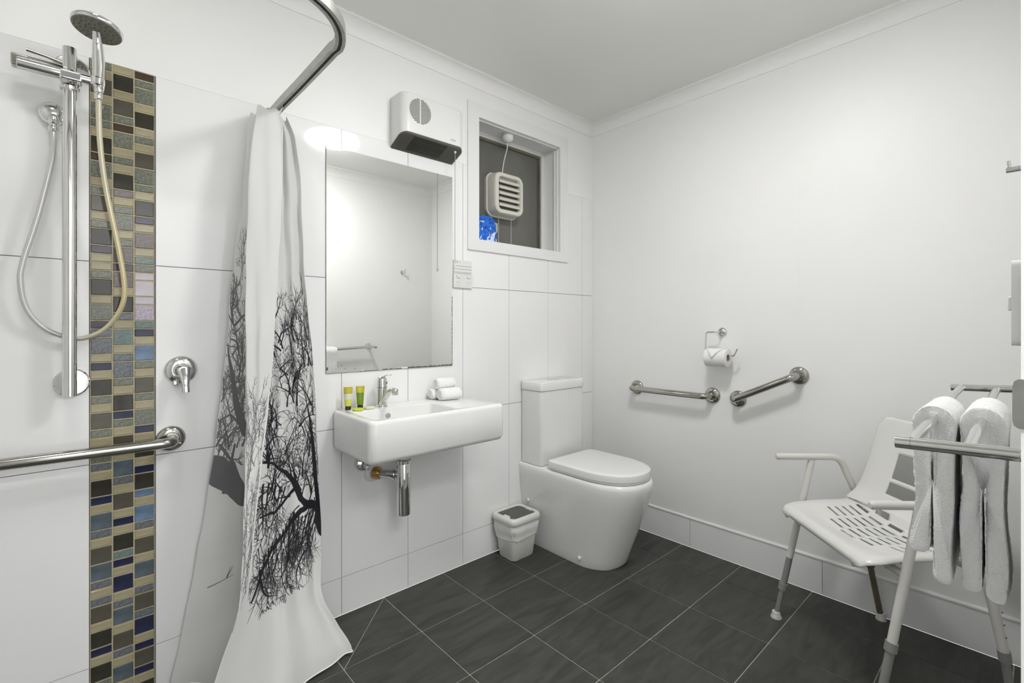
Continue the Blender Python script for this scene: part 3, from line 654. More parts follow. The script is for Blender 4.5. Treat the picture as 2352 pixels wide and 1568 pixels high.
oc = bpy.data.objects.new('curtain_cloth', me); COL.objects.link(oc); oc.parent = ct; me.transform(Matrix.Translation((1.9, .15, 0)))
obj('side_hem', T(hem_pts, .0019, 8), M['hemcloth'], ct, auto=80)
obj('bottom_hem', T(bothem, .0022, 6), M['hemcloth'], ct, auto=80)
for i, ty in enumerate((-.045, -.062, -.079, -.096, -.113, -.130)):
    xo = TX - .001
    obj('curtain_hook', T(fillet([(xo, ty, TZ + .003), (xo, ty, TZ - .008), (xo - .005, ty, TZ - .016), (xo - .005, ty, TZ - .026)], .003, 3), .0016, 8), M['whiteplastic'], ct)

# ================================================================= MIRROR, HEATER, OUTLET
mi = thing('wall_mirror', 'tall frameless rectangular mirror above the basin', 'mirror', (-1.36, 0, 1.0))
obj('mirror_backing', B(-1.660, -1.060, -.0035, -.0003, .972, 1.868), M['mirroredge'], mi, smooth=False)
obj('mirror_glass', B(-1.6588, -1.0612, -.0052, -.0036, .9735, 1.8668), M['mirror'], mi, smooth=False)
bm = bmesh.new(); rnd2 = random.Random(5)
def decay(x0, x1, n, hmax, base, vertical=False):
    prev = None
    for i in range(n):
        a, c = x0 + (x1 - x0) * i / n, x0 + (x1 - x0) * (i + 1) / n; h = hmax * rnd2.uniform(.4, 1)
        if vertical: box(bm, base - h, base, -.0056, -.0053, a, c)
        else: box(bm, a, c, -.0056, -.0053, base, base + h)
decay(-1.30, -1.062, 40, .007, .9735); decay(.976, 1.30, 40, .004, -1.0612, True); decay(-1.42, -1.33, 8, .004, .9735); decay(-1.52, -1.44, 8, .002, .9735)
box(bm, -1.6585, -1.652, -.0056, -.0053, .985, .997)
for sx_, sz_ in ((-1.585, .986), (-1.545, .984), (-1.60, 1.0)): box(bm, sx_, sx_ + .003, -.0056, -.0053, sz_, sz_ + .003)
obj('silver_decay', bm, M['olivetube'], mi, smooth=False)['kind'] = 'stuff'

hx0, hx1, hz0, hz1, hy = -1.380, -1.058, 1.928, 2.150, -.100
ht = thing('fan_heater', 'white wall fan heater with dark louvred underside above the mirror', 'heater', ((hx0 + hx1) / 2, 0, hz0))
def hplan(z, d=0, y=hy, rf=.034):
    pts = [(hx0 + d, 0, z)]
    for k in range(8):
        a = PI + PI / 2 * k / 7; pts.append((hx0 + d + rf + rf * math.cos(a), y + d + rf + rf * math.sin(a), z))
    for k in range(8):
        a = 3 * PI / 2 + PI / 2 * k / 7; pts.append((hx1 - d - rf + rf * math.cos(a), y + d + rf + rf * math.sin(a), z))
    pts.append((hx1 - d, 0, z))
    if z < 2.05: pts = [(a, c, e_ - .42 * c) for a, c, e_ in pts]
    return pts
obj('casing', loft([hplan(hz0 + .010), hplan(hz1 - .012), hplan(hz1 - .004, .003), hplan(hz1, .012)]), M['whiteplastic'], ht, auto=50)
ub = obj('underside', loft([hplan(hz0 + .0100, .0005), hplan(hz0 + .003, .0), hplan(hz0, .004)]), M['dark'], ht, auto=50)
bm = bmesh.new()
for k in range(7):
    y0 = -.018 - k * .0115; [v_.co.__setitem__(2, v_.co.z - .42 * v_.co.y) for v_ in box(bm, -1.318 + .0, -1.148, y0 - .0075, y0, hz0 - .0014, hz0 + .0004)]
vent = obj('outlet_slots', bm, M['black'], ub, smooth=False)['kind'] = 'stuff'
bm = bmesh.new()
for k in range(24):
    y0 = -.008 - k * .0035; [v_.co.__setitem__(2, v_.co.z - .42 * v_.co.y) for v_ in box(bm, hx0 + .012, hx1 - .012, y0 - .0008, y0, hz0 - .0008, hz0 + .0002)]
obj('ribs', bm, M['dark'], ub, smooth=False)['kind'] = 'stuff'
bm = bmesh.new(); gc, gr = (-1.293, 2.078), .053
for k in range(17):
    z_ = gc[1] - gr + (k + .5) * 2 * gr / 17; hw = math.sqrt(max(0, gr ** 2 - (z_ - gc[1]) ** 2))
    if hw < .008: continue
    box(bm, gc[0] - hw, gc[0] - .003, hy - .0006, hy + .002, z_ - .0017, z_ + .0017); box(bm, gc[0] + .003, gc[0] + hw, hy - .0006, hy + .002, z_ - .0017, z_ + .0017)
obj('intake_grille', bm, M['dark'], ht, smooth=False)['kind'] = 'stuff'
bm = bmesh.new()
for k in range(4): box(bm, -1.136 + k * .0068, -1.1305 + k * .0068, hy - .0005, hy + .001, 1.996, 2.004)
obj('badge', bm, M['mark'], ht, smooth=False)['kind'] = 'stuff'
pcx, pcy = -1.0965, -.078
pc = obj('pull_cord', T([(pcx, pcy, hz0 + .035), (pcx - .0015, pcy, 1.7), (pcx - .001, pcy, 1.442)], .0014, 8), M['cord'], ht)
obj('cord_grommet', LA([(.006, 0), (.0055, -.006), (.003, -.009)], (pcx, pcy, hz0 + .034)), M['whiteplastic'], pc)
obj('cord_bell', LA([(.002, .012), (.0035, .006), (.006, -.008), (.0055, -.012), (0, -.012)], (pcx - .001, pcy, 1.436)), M['whiteplastic'], pc)
# power outlet
po = thing('power_outlet', 'white double power point beside the lower right mirror edge', 'power outlet', (-1.0, 0, 1.35))
obj('plate', B(-1.0565, -.944, -.010, 0, 1.343, 1.412), M['whiteplastic'], po, smooth=True, bevel=.003)
for z_ in (1.419, 1.434, 1.449): obj('lip_bar', B(-1.052, -.95, -.0105, -.0015, z_, z_ + .009), M['whiteplastic'], po, smooth=True, bevel=.0015)
obj('upper_box', B(-1.0545, -.946, -.0075, 0, 1.413, 1.478), M['whiteplastic'], po, smooth=True, bevel=.002)
for sx_ in (-1.031, -.969):
    obj('switch', B(sx_ - .010, sx_ + .010, -.0145, -.0098, 1.391, 1.404), M['whiteplastic'], po, bevel=.002)
    bm = bmesh.new()
    for dx_, dz_, an in ((-.007, .013, .5), (.007, .013, -.5), (0, 0, 0)):
        bb = bmesh.new(); box(bb, -.001, .001, -.0004, .0004, -.004, .004); bb.transform(Matrix.Translation((sx_ + dx_, -.0102, 1.357 + dz_)) @ Matrix.Rotation(an, 4, 'Y'))
        tm = bpy.data.meshes.new('t'); bb.to_mesh(tm); bb.free(); bm.from_mesh(tm); bpy.data.meshes.remove(tm)
    obj('socket_pins', bm, M['mark'], po, smooth=False)['kind'] = 'stuff'
bm = bmesh.new(); box(bm, -1.037, -1.031, -.0082, -.0074, 1.463, 1.472); box(bm, -1.020, -1.017, -.0082, -.0074, 1.464, 1.470)
obj('indicator_marks', bm, M['mark'], po, smooth=False)['kind'] = 'stuff'

# ---- window things
fn = thing('extractor_fan', 'cream square louvred extractor fan mounted on the dark window glass', 'extractor fan', (-.665, .08, 1.78))
def fring(y, hw, hh, rr=.035, cx=-.642, cz=1.876, bulge=.006):
    out = []
    for q_ in rrect(-hw, hw, -hh, hh, rr, 0, 6):
        bx = bulge * (1 - (q_[1] / hh) ** 2); bz = bulge * (1 - (q_[0] / hw) ** 2)
        out.append((cx + q_[0] + math.copysign(bx, q_[0]), y, cz + q_[1] + math.copysign(bz, q_[1])))
    return out
obj('housing', loft([fring(.139, .106, .114), fring(.118, .108, .116), fring(.114, .103, .111), fring(.066, .100, .108), fring(.056, .098, .106), fring(.052, .094, .102), fring(.052, .078, .088, .02, bulge=.003), fring(.075, .074, .084, .02, bulge=.003)], caps=True), M['creamplastic'], fn, auto=35)
obj('fan_interior', B(-.714, -.570, .070, .074, 1.796, 1.956), M['dark'], fn, smooth=False)
for k in range(5):
    z_ = 1.938 - k * .0315
    bm = loft([[( x_, .052 + dy, z_ + dz) for dy, dz in ((-.001, .004), (.016, .016), (.018, .012), (.004, -.008), (-.001, -.006))] for x_ in (-.716, -.642, -.568)])
    obj('louvre', bm, M['creamplastic'], fn, auto=50)
for x_ in (-.690, -.600):
    obj('shutter_cord', T([(x_, .09, 1.775), (x_ + .002, .092, 1.7), (x_, .09, 1.594)], .0010, 6), M['whitecord'], fn)
obj('power_lead', T(spline([(-.655, .060, 2.155), (-.656, .06, 2.12), (-.664, .075, 2.06), (-.668, .088, 1.985)]), .0028, 10), M['whitecord'], fn)
rz = thing('ceiling_rose', 'small round white cable rose under the top of the window reveal', 'cable rose', (-.66, .055, 2.2))
obj('rose_cup', LA([(.030, 0), (.031, -.010), (.030, -.026), (.022, -.038), (.008, -.043), (0, -.0435)], (-.653, .058, 2.1995)), M['whiteplastic'], rz)
obj('rose_base', LA([(.034, 0), (.034, -.005), (.030, -.006)], (-.653, .058, 2.1998)), M['whiteplastic'], rz)
# packet
random.seed(9); rings = []
for i, z_ in enumerate([1.5935, 1.60, 1.62, 1.65, 1.68, 1.70, 1.715, 1.727, 1.731]):
    sc = [.90, 1, 1.02, 1, .98, .93, .84, .62, .3][i]
    r_ = rrect(-.075 * sc, .070 * sc, -.032 * sc, .032 * sc, .015 * sc, 0, 4)
    rings.append([(-.823 + a[0] + random.uniform(-.004, .004), .058 + a[1] + random.uniform(-.004, .004), z_ + (0 if i == 0 else random.uniform(-.002, .002))) for a in r_])
pk = thing('wipes_packet', 'crumpled blue packet with white floral print on the window sill', 'packet', (-.82, .058, 1.592))
obj('wrapper', loft(rings), M['packet'], pk, auto=60)
obj('barcode_patch', B(-.7545, -.7500, .030, .058, 1.650, 1.700), M['palelime'], pk, bevel=.001)

# ================================================================= BASIN
bx0, bx1, by, bz0, bz1 = -1.636, -1.022, -.345, .672, .828
ba = thing('wall_basin', 'white rectangular wall-hung ceramic basin with a shelf on its right', 'basin', (-1.33, 0, bz0))
def bas():
    ix0, ix1, iy0, iy1, dz = -1.600, -1.245, -.312, -.105, .095
    R = [rrect(bx0 + .02, bx1 - .02, by + .03, -.003, .02, bz0, 6), rrect(bx0 + .006, bx1 - .006, by + .010, -.0008, .026, bz0 + .006, 6), rrect(bx0, bx1, by, -.0002, .03, bz0 + .022, 6),
         rrect(bx0, bx1, by, -.0002, .03, bz1 - .013, 6), rrect(bx0 + .002, bx1 - .002, by + .002, -.0002, .029, bz1 - .006, 6),
         rrect(bx0 + .006, bx1 - .006, by + .006, -.0005, .027, bz1 - .0015, 6), rrect(bx0 + .011, bx1 - .011, by + .011, -.001, .022, bz1, 6),
         rrect(ix0 - .006, ix1 + .006, iy0 - .006, iy1 + .006, .022, bz1, 6), rrect(ix0 - .002, ix1 + .002, iy0 - .002, iy1 + .002, .02, bz1 - .002, 6), rrect(ix0, ix1, iy0, iy1, .018, bz1 - .007, 6),
         rrect(ix0 + .004, ix1 - .004, iy0 + .004, iy1 - .004, .02, bz1 - dz + .02, 6), rrect(ix0 + .02, ix1 - .02, iy0 + .02, iy1 - .02, .03, bz1 - dz, 6), rrect(ix0 + .1, ix1 - .1, iy0 + .06, iy1 - .06, .03, bz1 - dz - .003, 6)]
    return loft(R)
obj('bowl', bas(), M['ceramic'], ba, auto=50)
ov = obj('overflow_ring', LA([(.0085, 0), (.0115, 0), (.0115, .0025), (.0085, .003)], (-1.448, -.1055, .796), (0, -1, 0), 24), M['chrome'], ba)
obj('overflow_hole', LA([(.0085, .0), (.0085, .0012), (0, .0012)], (-1.448, -.1055, .796), (0, -1, 0), 20), M['black'], ov)
obj('drain', LA([(.028, 0), (.028, .003), (.02, .004), (0, .005)], (-1.42, -.21, .7295)), M['chrome'], ba)
# tap
tp = thing('basin_tap', 'chrome single lever mixer tap on the basin rim', 'tap', (-1.452, -.062, bz1))
tx, ty = -1.452, -.062
obj('tap_body', LA([(.024, 0), (.024, .004), (.0205, .008), (.0205, .080), (.0205, .105), (.0190, .116), (.012, .122), (0, .124)], (tx, ty, bz1), n=28), M['chrome'], tp)
obj('collar', LA([(.0208, .078), (.0214, .080), (.0208, .082)], (tx, ty, bz1), n=28), M['steel'], tp)
obj('lever', T(spline([(tx, ty + .012, bz1 + .116), (tx, ty - .01, bz1 + .124), (tx, ty - .045, bz1 + .134), (tx, ty - .075, bz1 + .136)]), [.013, .013, .012, .011, .0095, .008, .007, .0065, .006, .0055, .005, .0048, .0046, .0044, .0043, .0042, .0042, .004, .004], 14, flat=(1, .6)), M['chrome'], tp, auto=60)
sp_ = obj('spout', T(spline([(tx, ty - .006, bz1 + .018), (tx, ty - .035, bz1 + .044), (tx, ty - .068, bz1 + .070), (tx, ty - .092, bz1 + .078), (tx, ty - .110, bz1 + .078)]), [.0155 - .0002 * k for k in range(25)], 18, flat=(1, .75)), M['chrome'], tp, auto=60)
obj('aerator', LA([(.0115, .006), (.0125, .002), (.0125, -.016), (.010, -.019), (0, -.0185)], (tx, ty - .112, bz1 + .078)), M['chrome'], sp_)
obj('index_mark', LA([(.0045, 0), (.0045, .001), (0, .0012)], (tx + .0145, ty - .0145, bz1 + .098), (.7, -.7, 0), 12), M['dark'], tp)
# bottle trap and pipes
tr = thing('bottle_trap', 'chrome bottle trap and waste pipe under the basin', 'waste pipe', (-1.385, -.12, .39))
obj('trap_bottle', LA([(.0, 0), (.027, 0), (.0285, .004), (.0285, .205), (.0265, .210)], (-1.385, -.12, .385), n=36), M['chrome'], tr)
obj('trap_nut', LA([(.0265, .0), (.031, .002), (.031, .014), (.028, .017), (.0225, .018), (.0225, .050), (.030, .052), (.030, .076)], (-1.385, -.12, .594), n=36), M['chrome'], tr)
obj('waste_arm', T([(-1.392, -.112, .545), (-1.462, -.004, .545)], .0165, 24), M['chrome'], tr)
obj('arm_collar', LA([(.017, .0), (.022, .001), (.022, .010), (.017, .011)], (-1.405, -.092, .545), (-.07, .108, 0)), M['chrome'], tr)
obj('brass_sleeve', LA([(.017, 0), (.0255, .001), (.0255, .026), (.017, .027)], (-1.445, -.031, .545), (-.07, .108, 0)), M['brass'], tr)
obj('wall_ring', LA([(.018, .0), (.035, .0), (.036, .006), (.030, .011), (.018, .012)], (-1.464, 0, .545), (0, -1, 0)), M['whiteplastic'], tr)
sv = thing('stop_valve', 'chrome water stop valve on the wall under the basin', 'valve', (-1.513, 0, .592))
obj('cover_plate', LA([(.030, 0), (.030, .003), (.026, .016), (.012, .024)], (-1.513, 0, .592), (0, -1, 0)), M['chrome'], sv)
obj('valve_body', T([(-1.513, -.02, .592), (-1.513, -.060, .592)], .011, 16), M['chrome'], sv)
obj('valve_stem', T([(-1.513, -.044, .586), (-1.513, -.044, .640)], .0065, 12), M['chrome'], sv)
obj('valve_handle', LA([(.010, 0), (.013, .003), (.013, .012), (.009, .016)], (-1.513, -.06, .592), (0, -1, 0), 8), M['chrome'], sv)
obj('supply_hose', T(spline([(-1.513, -.044, .638), (-1.50, -.05, .655), (-1.47, -.06, .676)]), .005, 10), M['steel'], sv)

# toiletries
def lotion(name, label, x, y, rz_, mats):
    t_ = thing(name, label, 'toiletry tube', (x, y, bz1))
    c, s_ = math.cos(rz_), math.sin(rz_)
    def ell(rx, ry, z_, n=20):
        return [(x + rx * math.cos(a) * c - ry * math.sin(a) * s_, y + rx * math.cos(a) * s_ + ry * math.sin(a) * c, bz1 + z_) for a in [2 * PI * k / n for k in range(n)]]
    obj('cap', loft([ell(.0105, .0105, .0003), ell(.0112, .0112, .003), ell(.0112, .0112, .015), ell(.0105, .0105, .0155)]), mats[0], t_)
    obj('tube_lower', loft([ell(.0118, .0115, .0157), ell(.0128, .0118, .022), ell(.0140, .0100, .042)]), mats[1], t_)
    obj('tube_upper', loft([ell(.0140, .0100, .042), ell(.0152, .0070, .064)]), mats[2], t_)
    obj('crimp', loft([ell(.0152, .0070, .064), ell(.0160, .0045, .074), ell(.0168, .0012, .082), ell(.0172, .0010, .090)]), mats[3], t_)
lotion('lotion_tube', 'yellow lime lotion tube with clear middle standing on the basin corner', -1.588, -.045, -.35, (M['capbrown'], M['limeclear'], M['palelime'], M['olivegold']))
lotion('lotion_tube', 'dark green lotion tube standing between the lime tube and the tap', -1.538, -.045, -.25, (M['capbrown'], M['green'], M['green'], M['olivegold']))
def soap(label, x, y, m, m2):
    t_ = thing('soap_pack', label, 'soap', (x, y, bz1))
    obj('wrapper', LA([(.0, .0003), (.018, .0003), (.0215, .003), (.0215, .006), (.018, .009), (0, .0095)], (x, y, bz1)), m, t_)
    obj('sticker', LA([(.012, .0096), (.011, .0102), (0, .0104)], (x + .002, y, bz1 - .0004)), m2, t_)
soap('bright lime wrapped soap in front of the lotion tubes', -1.565, -.085, M['lime'], M['lime'])
soap('pale lime wrapped soap between the green tube and the tap', -1.515, -.078, M['limepale'], M['palelime'])
# rolled face cloths
def roll(label, x0, x1, y, z, r_, ang=0):
    t_ = thing('rolled_towel', label, 'rolled towel', ((x0 + x1) / 2, y, z - r_), 'rolled face cloths on the basin shelf')
    # body with rounded, slightly bulging ends and a spiral of cloth on the end faces
    L_ = x1 - x0; rnd3 = random.Random(int(z * 1000) + int(y * 1000))
    rings = []
    for i, (h, q_) in enumerate([(0, .80), (.003, .93), (.009, 1.0), (L_ * .5, 1.03), (L_ - .009, 1.0), (L_ - .003, .93), (L_, .80)]):
        ring_ = []
        for k in range(36):
            a = 2 * PI * k / 36; rr_ = r_ * q_ * (1 + .035 * math.sin(a * 2 + 1) + .02 * math.sin(a * 5 + i))
            yy, zz_ = rr_ * math.cos(a), rr_ * math.sin(a)
            ring_.append((x0 + h + yy * ang, y + yy + (h - L_ / 2) * ang, max(z + zz_, bz1 + .0006) if z < .87 else z + zz_))
        rings.append(ring_)
    obj('cloth_roll', loft(rings), M['terry'], t_, auto=70)
    sp2 = []
    for k in range(60):
        a = k / 60 * 2 * PI * 2.6; rr_ = .003 + (r_ * .80 - .003) * k / 60; sp2.append((x0 - .0008 + rr_ * math.cos(a) * ang, y + rr_ * math.cos(a) - L_ / 2 * ang, z + rr_ * math.sin(a)))
    obj('spiral_edge', T(sp2, .0028, 8), M['terry'], t_, auto=70)
roll('small rolled white face cloth, lower left of the stack of three', -1.205, -1.115, -.040, bz1 + .0255, .0255)
roll('rolled white face cloth, lower right and nearest of the stack', -1.192, -1.092, -.098, bz1 + .0275, .0275, -.08)
roll('rolled white face cloth lying on top of the other two', -1.193, -1.100, -.067, bz1 + .0725, .0255)

# ================================================================= TOILET
TCX = -.441
to = thing('toilet', 'white close-coupled toilet with closed lid in the corner', 'toilet', (TCX, -.3, 0))
def dring(z, hw, yf_, yb=-.0015, ystr=None, n=24, p=2.25):
    """D-shaped outline: straight sides from the wall, superelliptic nose"""
    ystr = ystr if ystr is not None else yf_ + hw * 1.25
    pts = [(TCX - hw, yb, z)] + [(TCX - hw, yb + (ystr - yb) * k / 4, z) for k in range(1, 4)]
    for k in range(n + 1):
        a = PI - PI * k / n; cx = math.cos(a); sx_ = math.sin(a)
        pts.append((TCX + hw * math.copysign(abs(cx) ** (2 / p), cx), ystr - (ystr - yf_) * abs(sx_) ** (2 / p), z))
    pts += [(TCX + hw, yb + (ystr - yb) * k / 4, z) for k in (3, 2, 1)] + [(TCX + hw, yb, z)]
    return pts
lv2 = [(.0005, .142, -.528), (.012, .145, -.535), (.05, .147, -.548), (.12, .153, -.575), (.20, .161, -.605), (.28, .170, -.635), (.34, .177, -.655), (.385, .181, -.666), (.410, .182, -.669), (.422, .180, -.667), (.430, .174, -.661), (.432, .165, -.65)]
obj('pan', loft([dring(*a) for a in lv2]), M['ceramic'], to, auto=60)
def lidring(z, hw, yf_, yb, n=28, rc=.03):
    ys_ = yf_ + hw * 1.28; pts = []
    for k in range(6):
        a = PI / 2 + PI / 2 * k / 5; pts.append((TCX - hw + rc + rc * math.cos(a), yb - rc + rc * math.sin(a), z))
    for k in range(n + 1):
        a = PI - PI * k / n; cx = math.cos(a); sx_ = math.sin(a); p = 2.2
        pts.append((TCX + hw * math.copysign(abs(cx) ** (2 / p), cx), ys_ - (ys_ - yf_) * abs(sx_) ** (2 / p), z))
    for k in range(6):
        a = PI / 2 * k / 5; pts.append((TCX + hw - rc + rc * math.cos(a), yb - rc + rc * math.sin(a), z))
    return pts
obj('seat', loft([lidring(.4325, .168, -.648, -.205), lidring(.4360, .174, -.655, -.20), lidring(.4450, .174, -.655, -.20)]), M['seatplastic'], to, auto=50)
obj('lid', loft([lidring(.4455, .172, -.652, -.20), lidring(.4465, .178, -.658, -.196), lidring(.470, .179, -.659, -.195), lidring(.4765, .177, -.657, -.197), lidring(.4800, .170, -.650, -.204), lidring(.4812, .155, -.63, -.22)]), M['seatplastic'], to, auto=40)
for dx_ in (-.07, .07): obj('hinge', T([(TCX + dx_ - .018, -.188, .447), (TCX + dx_ + .018, -.188, .447)], .010, 14), M['seatplastic'], to)
cx0, cx1, cyf = -.612, -.270, -.156
obj('cistern', loft([rrect(cx0, cx1, cyf + .003, -.001, .016, .4345), rrect(cx0, cx1, cyf, -.001, .018, .442), rrect(cx0, cx1, cyf, -.001, .018, .819)]), M['ceramic'], to, auto=50)
ci = obj('cistern_lid', loft([rrect(cx0 - .003, cx1 + .003, cyf - .004, -.001, .018, .8215), rrect(cx0 - .004, cx1 + .004, cyf - .005, -.001, .019, .826), rrect(cx0 - .004, cx1 + .004, cyf - .005, -.001, .019, .862), rrect(cx0, cx1, cyf - .001, -.002, .017, .8675), rrect(cx0 + .006, cx1 - .006, cyf + .006, -.006, .012, .8685)]), M['ceramic'], to, auto=50)
obj('flush_button', LA([(.030, 0), (.030, .003), (.026, .0045), (0, .005)], (TCX, -.078, .8683)), M['chrome'], ci)
obj('lid_gap', loft([rrect(cx0 + .004, cx1 - .004, cyf + .004, -.003, .015, .817), rrect(cx0 + .004, cx1 - .004, cyf + .004, -.003, .015, .823)]), M['dark'], to, smooth=False)
obj('fixing_cap', LA([(.010, 0), (.010, .004), (.007, .008), (0, .009)], (TCX - .1465, -.39, .040), (-1, -.1, .05), 16), M['whiteplastic'], to)
obj('fixing_cap', LA([(.010, 0), (.010, .004), (.007, .008), (0, .009)], (TCX - .1655, -.055, .235), (-1, -.0, .05), 16), M['whiteplastic'], to)

# bin
bn = thing('waste_bin', 'small white swing-top bin with liner between basin wall and toilet', 'bin', (-.728, -.095, 0))
obj('bucket', loft([rrect(-.800, -.660, -.150, -.040, .022, .0006), rrect(-.804, -.656, -.154, -.037, .024, .006), rrect(-.822, -.640, -.174, -.020, .026, .180), rrect(-.820, -.642, -.172, -.022, .025, .186)]), M['binplastic'], bn, auto=50)
rnd4 = random.Random(2)
rings = []
for i, z_ in enumerate([.188, .172, .152, .134, .118, .106]):
    grow = .003 + .0035 * math.sin(i) ; q_ = rrect(-.819 - grow, -.643 + grow, -.171 - grow, -.023 + grow, .026, z_, 7)
    rings.append([(p[0] + rnd4.uniform(-.0028, .0028), p[1] + rnd4.uniform(-.0028, .0028), p[2] + (.012 * math.sin(p[0] * 45 + p[1] * 30) if i > 2 else 0)) for p in q_])
obj('bin_liner', loft(rings, caps=False), M['liner'], bn, auto=80)
def rimr(d, z_): return rrect(-.832 + d, -.628 - d, -.184 + d, -.006 - d, max(.008, .034 - d * .5), z_ + .028, 7)
obj('rim', loft([rimr(.005, .156), rimr(.0, .160), rimr(.0, .176), rimr(.004, .186), rimr(.012, .1905), rimr(.020, .189), rimr(.024, .183)], caps=False), M['binplastic'], bn, auto=60)
obj('swing_flap', loft([rimr(.0235, .176), rimr(.0235, .1835), rimr(.030, .1845)]), M['swing'], bn, auto=30)
for x_ in (-.806, -.654): obj('flap_pivot', B(x_ - .008, x_ + .008, -.128, -.088, .208, .2205), M['binplastic'], bn, bevel=.004)

# ================================================================= TOILET PAPER
th = thing('paper_holder', 'chrome toilet paper holder on a round wall disc', 'toilet paper holder', (.004, -.819, 1.131))
flange_ = obj('wall_disc', LA([(.0225, 0), (.0225, .006), (.019, .012), (.010, .016), (.009, .030)], (.004, -.819, 1.131), (-1, 0, 0)), M['chrome'], th)
hp = fillet([(-.018, -.819, 1.131), (-.062, -.819, 1.131), (-.068, -.768, 1.130), (-.070, -.766, 1.018), (-.070, -.905, 1.018), (-.070, -.922, 1.052)], [.01, .012, .010, .010, .012], 5)
obj('bent_arm', T(hp, .0040, 12), M['chrome'], th, auto=60)
pr_ = thing('toilet_roll', 'white toilet roll with a folded pointed end on the holder', 'toilet paper', (-.07, -.83, .965))
rc_ = (-.070, -.774, 1.006); rl = .105; rr0 = .044
obj('paper', LA([(.019, 0), (rr0 - .003, 0), (rr0, .002), (rr0, rl - .002), (rr0 - .003, rl), (.0195, rl), (.0190, rl - .001), (.019, .001), (.019, 0)], rc_, (0, -1, 0), 40, False), M['paper'], pr_)
obj('core', LA([(.0185, .0008), (.0188, rl - .0008), (.0170, rl - .0008), (.0170, .0008), (.0185, .0008)], rc_, (0, -1, 0), 32, False), M['card'], pr_)
# folded triangular tip lying on the roll front
bm = bmesh.new(); rows_ = []
for j in range(9):
    s_ = j / 8; a = math.radians(96 + 84 * s_); hw = (rl / 2 - .002) * (1 - s_) + .001; cyy = rc_[1] - rl / 2 + .006
    rad = rr0 + .0012 + .0065 * s_
    rows_.append([bm.verts.new((rc_[0] + rad * math.cos(a), cyy + hw * t2, rc_[2] + rad * math.sin(a))) for t2 in (-1, -.5, 0, .5, 1)])
for j in range(8):
    for k in range(4): bm.faces.new((rows_[j][k], rows_[j][k + 1], rows_[j + 1][k + 1], rows_[j + 1][k]))
fo = obj('folded_tip', bm, M['paper'], pr_); so = fo.modifiers.new('s', 'SOLIDIFY'); so.thickness = .0012

# ================================================================= SHOWER CHAIR
FLp = Vector((-.335, -1.21)); wv = Vector((-.695, -.72)); bv = Vector((.72, -.695)); SW = .47
def ch(u, d, z): p = FLp + wv * u + bv * d; return Vector((p.x, p.y, z))
sc_ = thing('shower_chair', 'cream moulded plastic shower chair with tubular arms and adjustable legs', 'chair', tuple(ch(SW / 2, .2, 0)))
# moulded shell: profile from front lip over seat and up the back
shell_prof = [(-.014, .442), (-.012, .454), (-.003, .464), (.02, .471), (.064, .478), (.13, .484), (.214, .488), (.255, .497), (.286, .520), (.306, .550), (.331, .615), (.357, .70), (.377, .772), (.385, .800), (.388, .812), (.392, .810)]
pp = spline([(0, a, c) for a, c in shell_prof], 4); prof2 = [(p.y, p.z) for p in pp]
arc = [0.0]
for i in range(1, len(prof2)): arc.append(arc[-1] + math.hypot(prof2[i][0] - prof2[i - 1][0], prof2[i][1] - prof2[i - 1][1]))
def prof_at(s_):
    i = min(range(len(arc) - 1), key=lambda i: 0 if arc[i] <= s_ <= arc[i + 1] else 1 + abs(arc[i] - s_))
    f = (s_ - arc[i]) / (arc[i + 1] - arc[i]); return prof2[i][0] * (1 - f) + prof2[i + 1][0] * f, prof2[i][1] * (1 - f) + prof2[i + 1][1] * f
SL = arc[-1]
def s_of_d(d):   # seat zone
    for i in range(len(arc) - 1):
        if prof2[i][0] <= d <= prof2[i + 1][0] and prof2[i][1] < .50: return arc[i] + (d - prof2[i][0]) / (prof2[i + 1][0] - prof2[i][0]) * (arc[i + 1] - arc[i])
    return 0
def s_of_z(z):
    for i in range(len(arc) - 1):
        if prof2[i][0] > .26 and prof2[i][1] <= z <= prof2[i + 1][1]: return arc[i] + (z - prof2[i][1]) / (prof2[i + 1][1] - prof2[i][1]) * (arc[i + 1] - arc[i])
    return SL
def halfw(s_):
    hw = .238
    d, z = prof_at(s_)
    if s_ < .075: hw -= .055 * (1 - math.sqrt(max(0, 1 - ((.075 - s_) / .075) ** 2)))
    if z > .50: hw = .238 - .006 * min(1, (z - .50) / .1)
    e = SL - s_
    if e < .06: hw -= .05 * (1 - math.sqrt(max(0, 1 - ((.06 - e) / .06) ** 2)))
    return hw
slots = []
for uc, cnt, d0, pit in ((.083, 5, .134, .0272), (.162, 7, .096, .0272), (.238, 7, .083, .0272), (.314, 7, .096, .0272), (.392, 5, .134, .0272)):
    for k in range(cnt): slots.append((uc - SW / 2 - .031, uc - SW / 2 + .031, s_of_d(d0 + k * pit) - .0050, s_of_d(d0 + k * pit) + .0050))
zb0, zb1, zb2, zb3 = s_of_z(.550), s_of_z(.592), s_of_z(.606), s_of_z(.695)
slots += [(-.115, .115, zb0, zb1), (-.115, .115, zb2, zb3)]
tl_ = sorted(set([round(x_, 4) for s_ in slots for x_ in s_[:2]] + [-.20, -.165, .165, .20, 0]))
slv = sorted(set([round(x_, 5) for s_ in slots for x_ in s_[2:]] + [round(SL * k / 44, 5) for k in range(45)] + [round(SL, 5), .012, .025, .04, .055, SL - .05, SL - .035, SL - .02, SL - .01]))
mrg = [slv[0]]
keep = set(round(x_, 5) for s_ in slots for x_ in s_[2:])
for x_ in slv[1:]:
    if x_ - mrg[-1] > .0025 or x_ in keep: mrg.append(x_)
slv = [min(x_, SL) for x_ in mrg]
bm = bmesh.new(); G = []
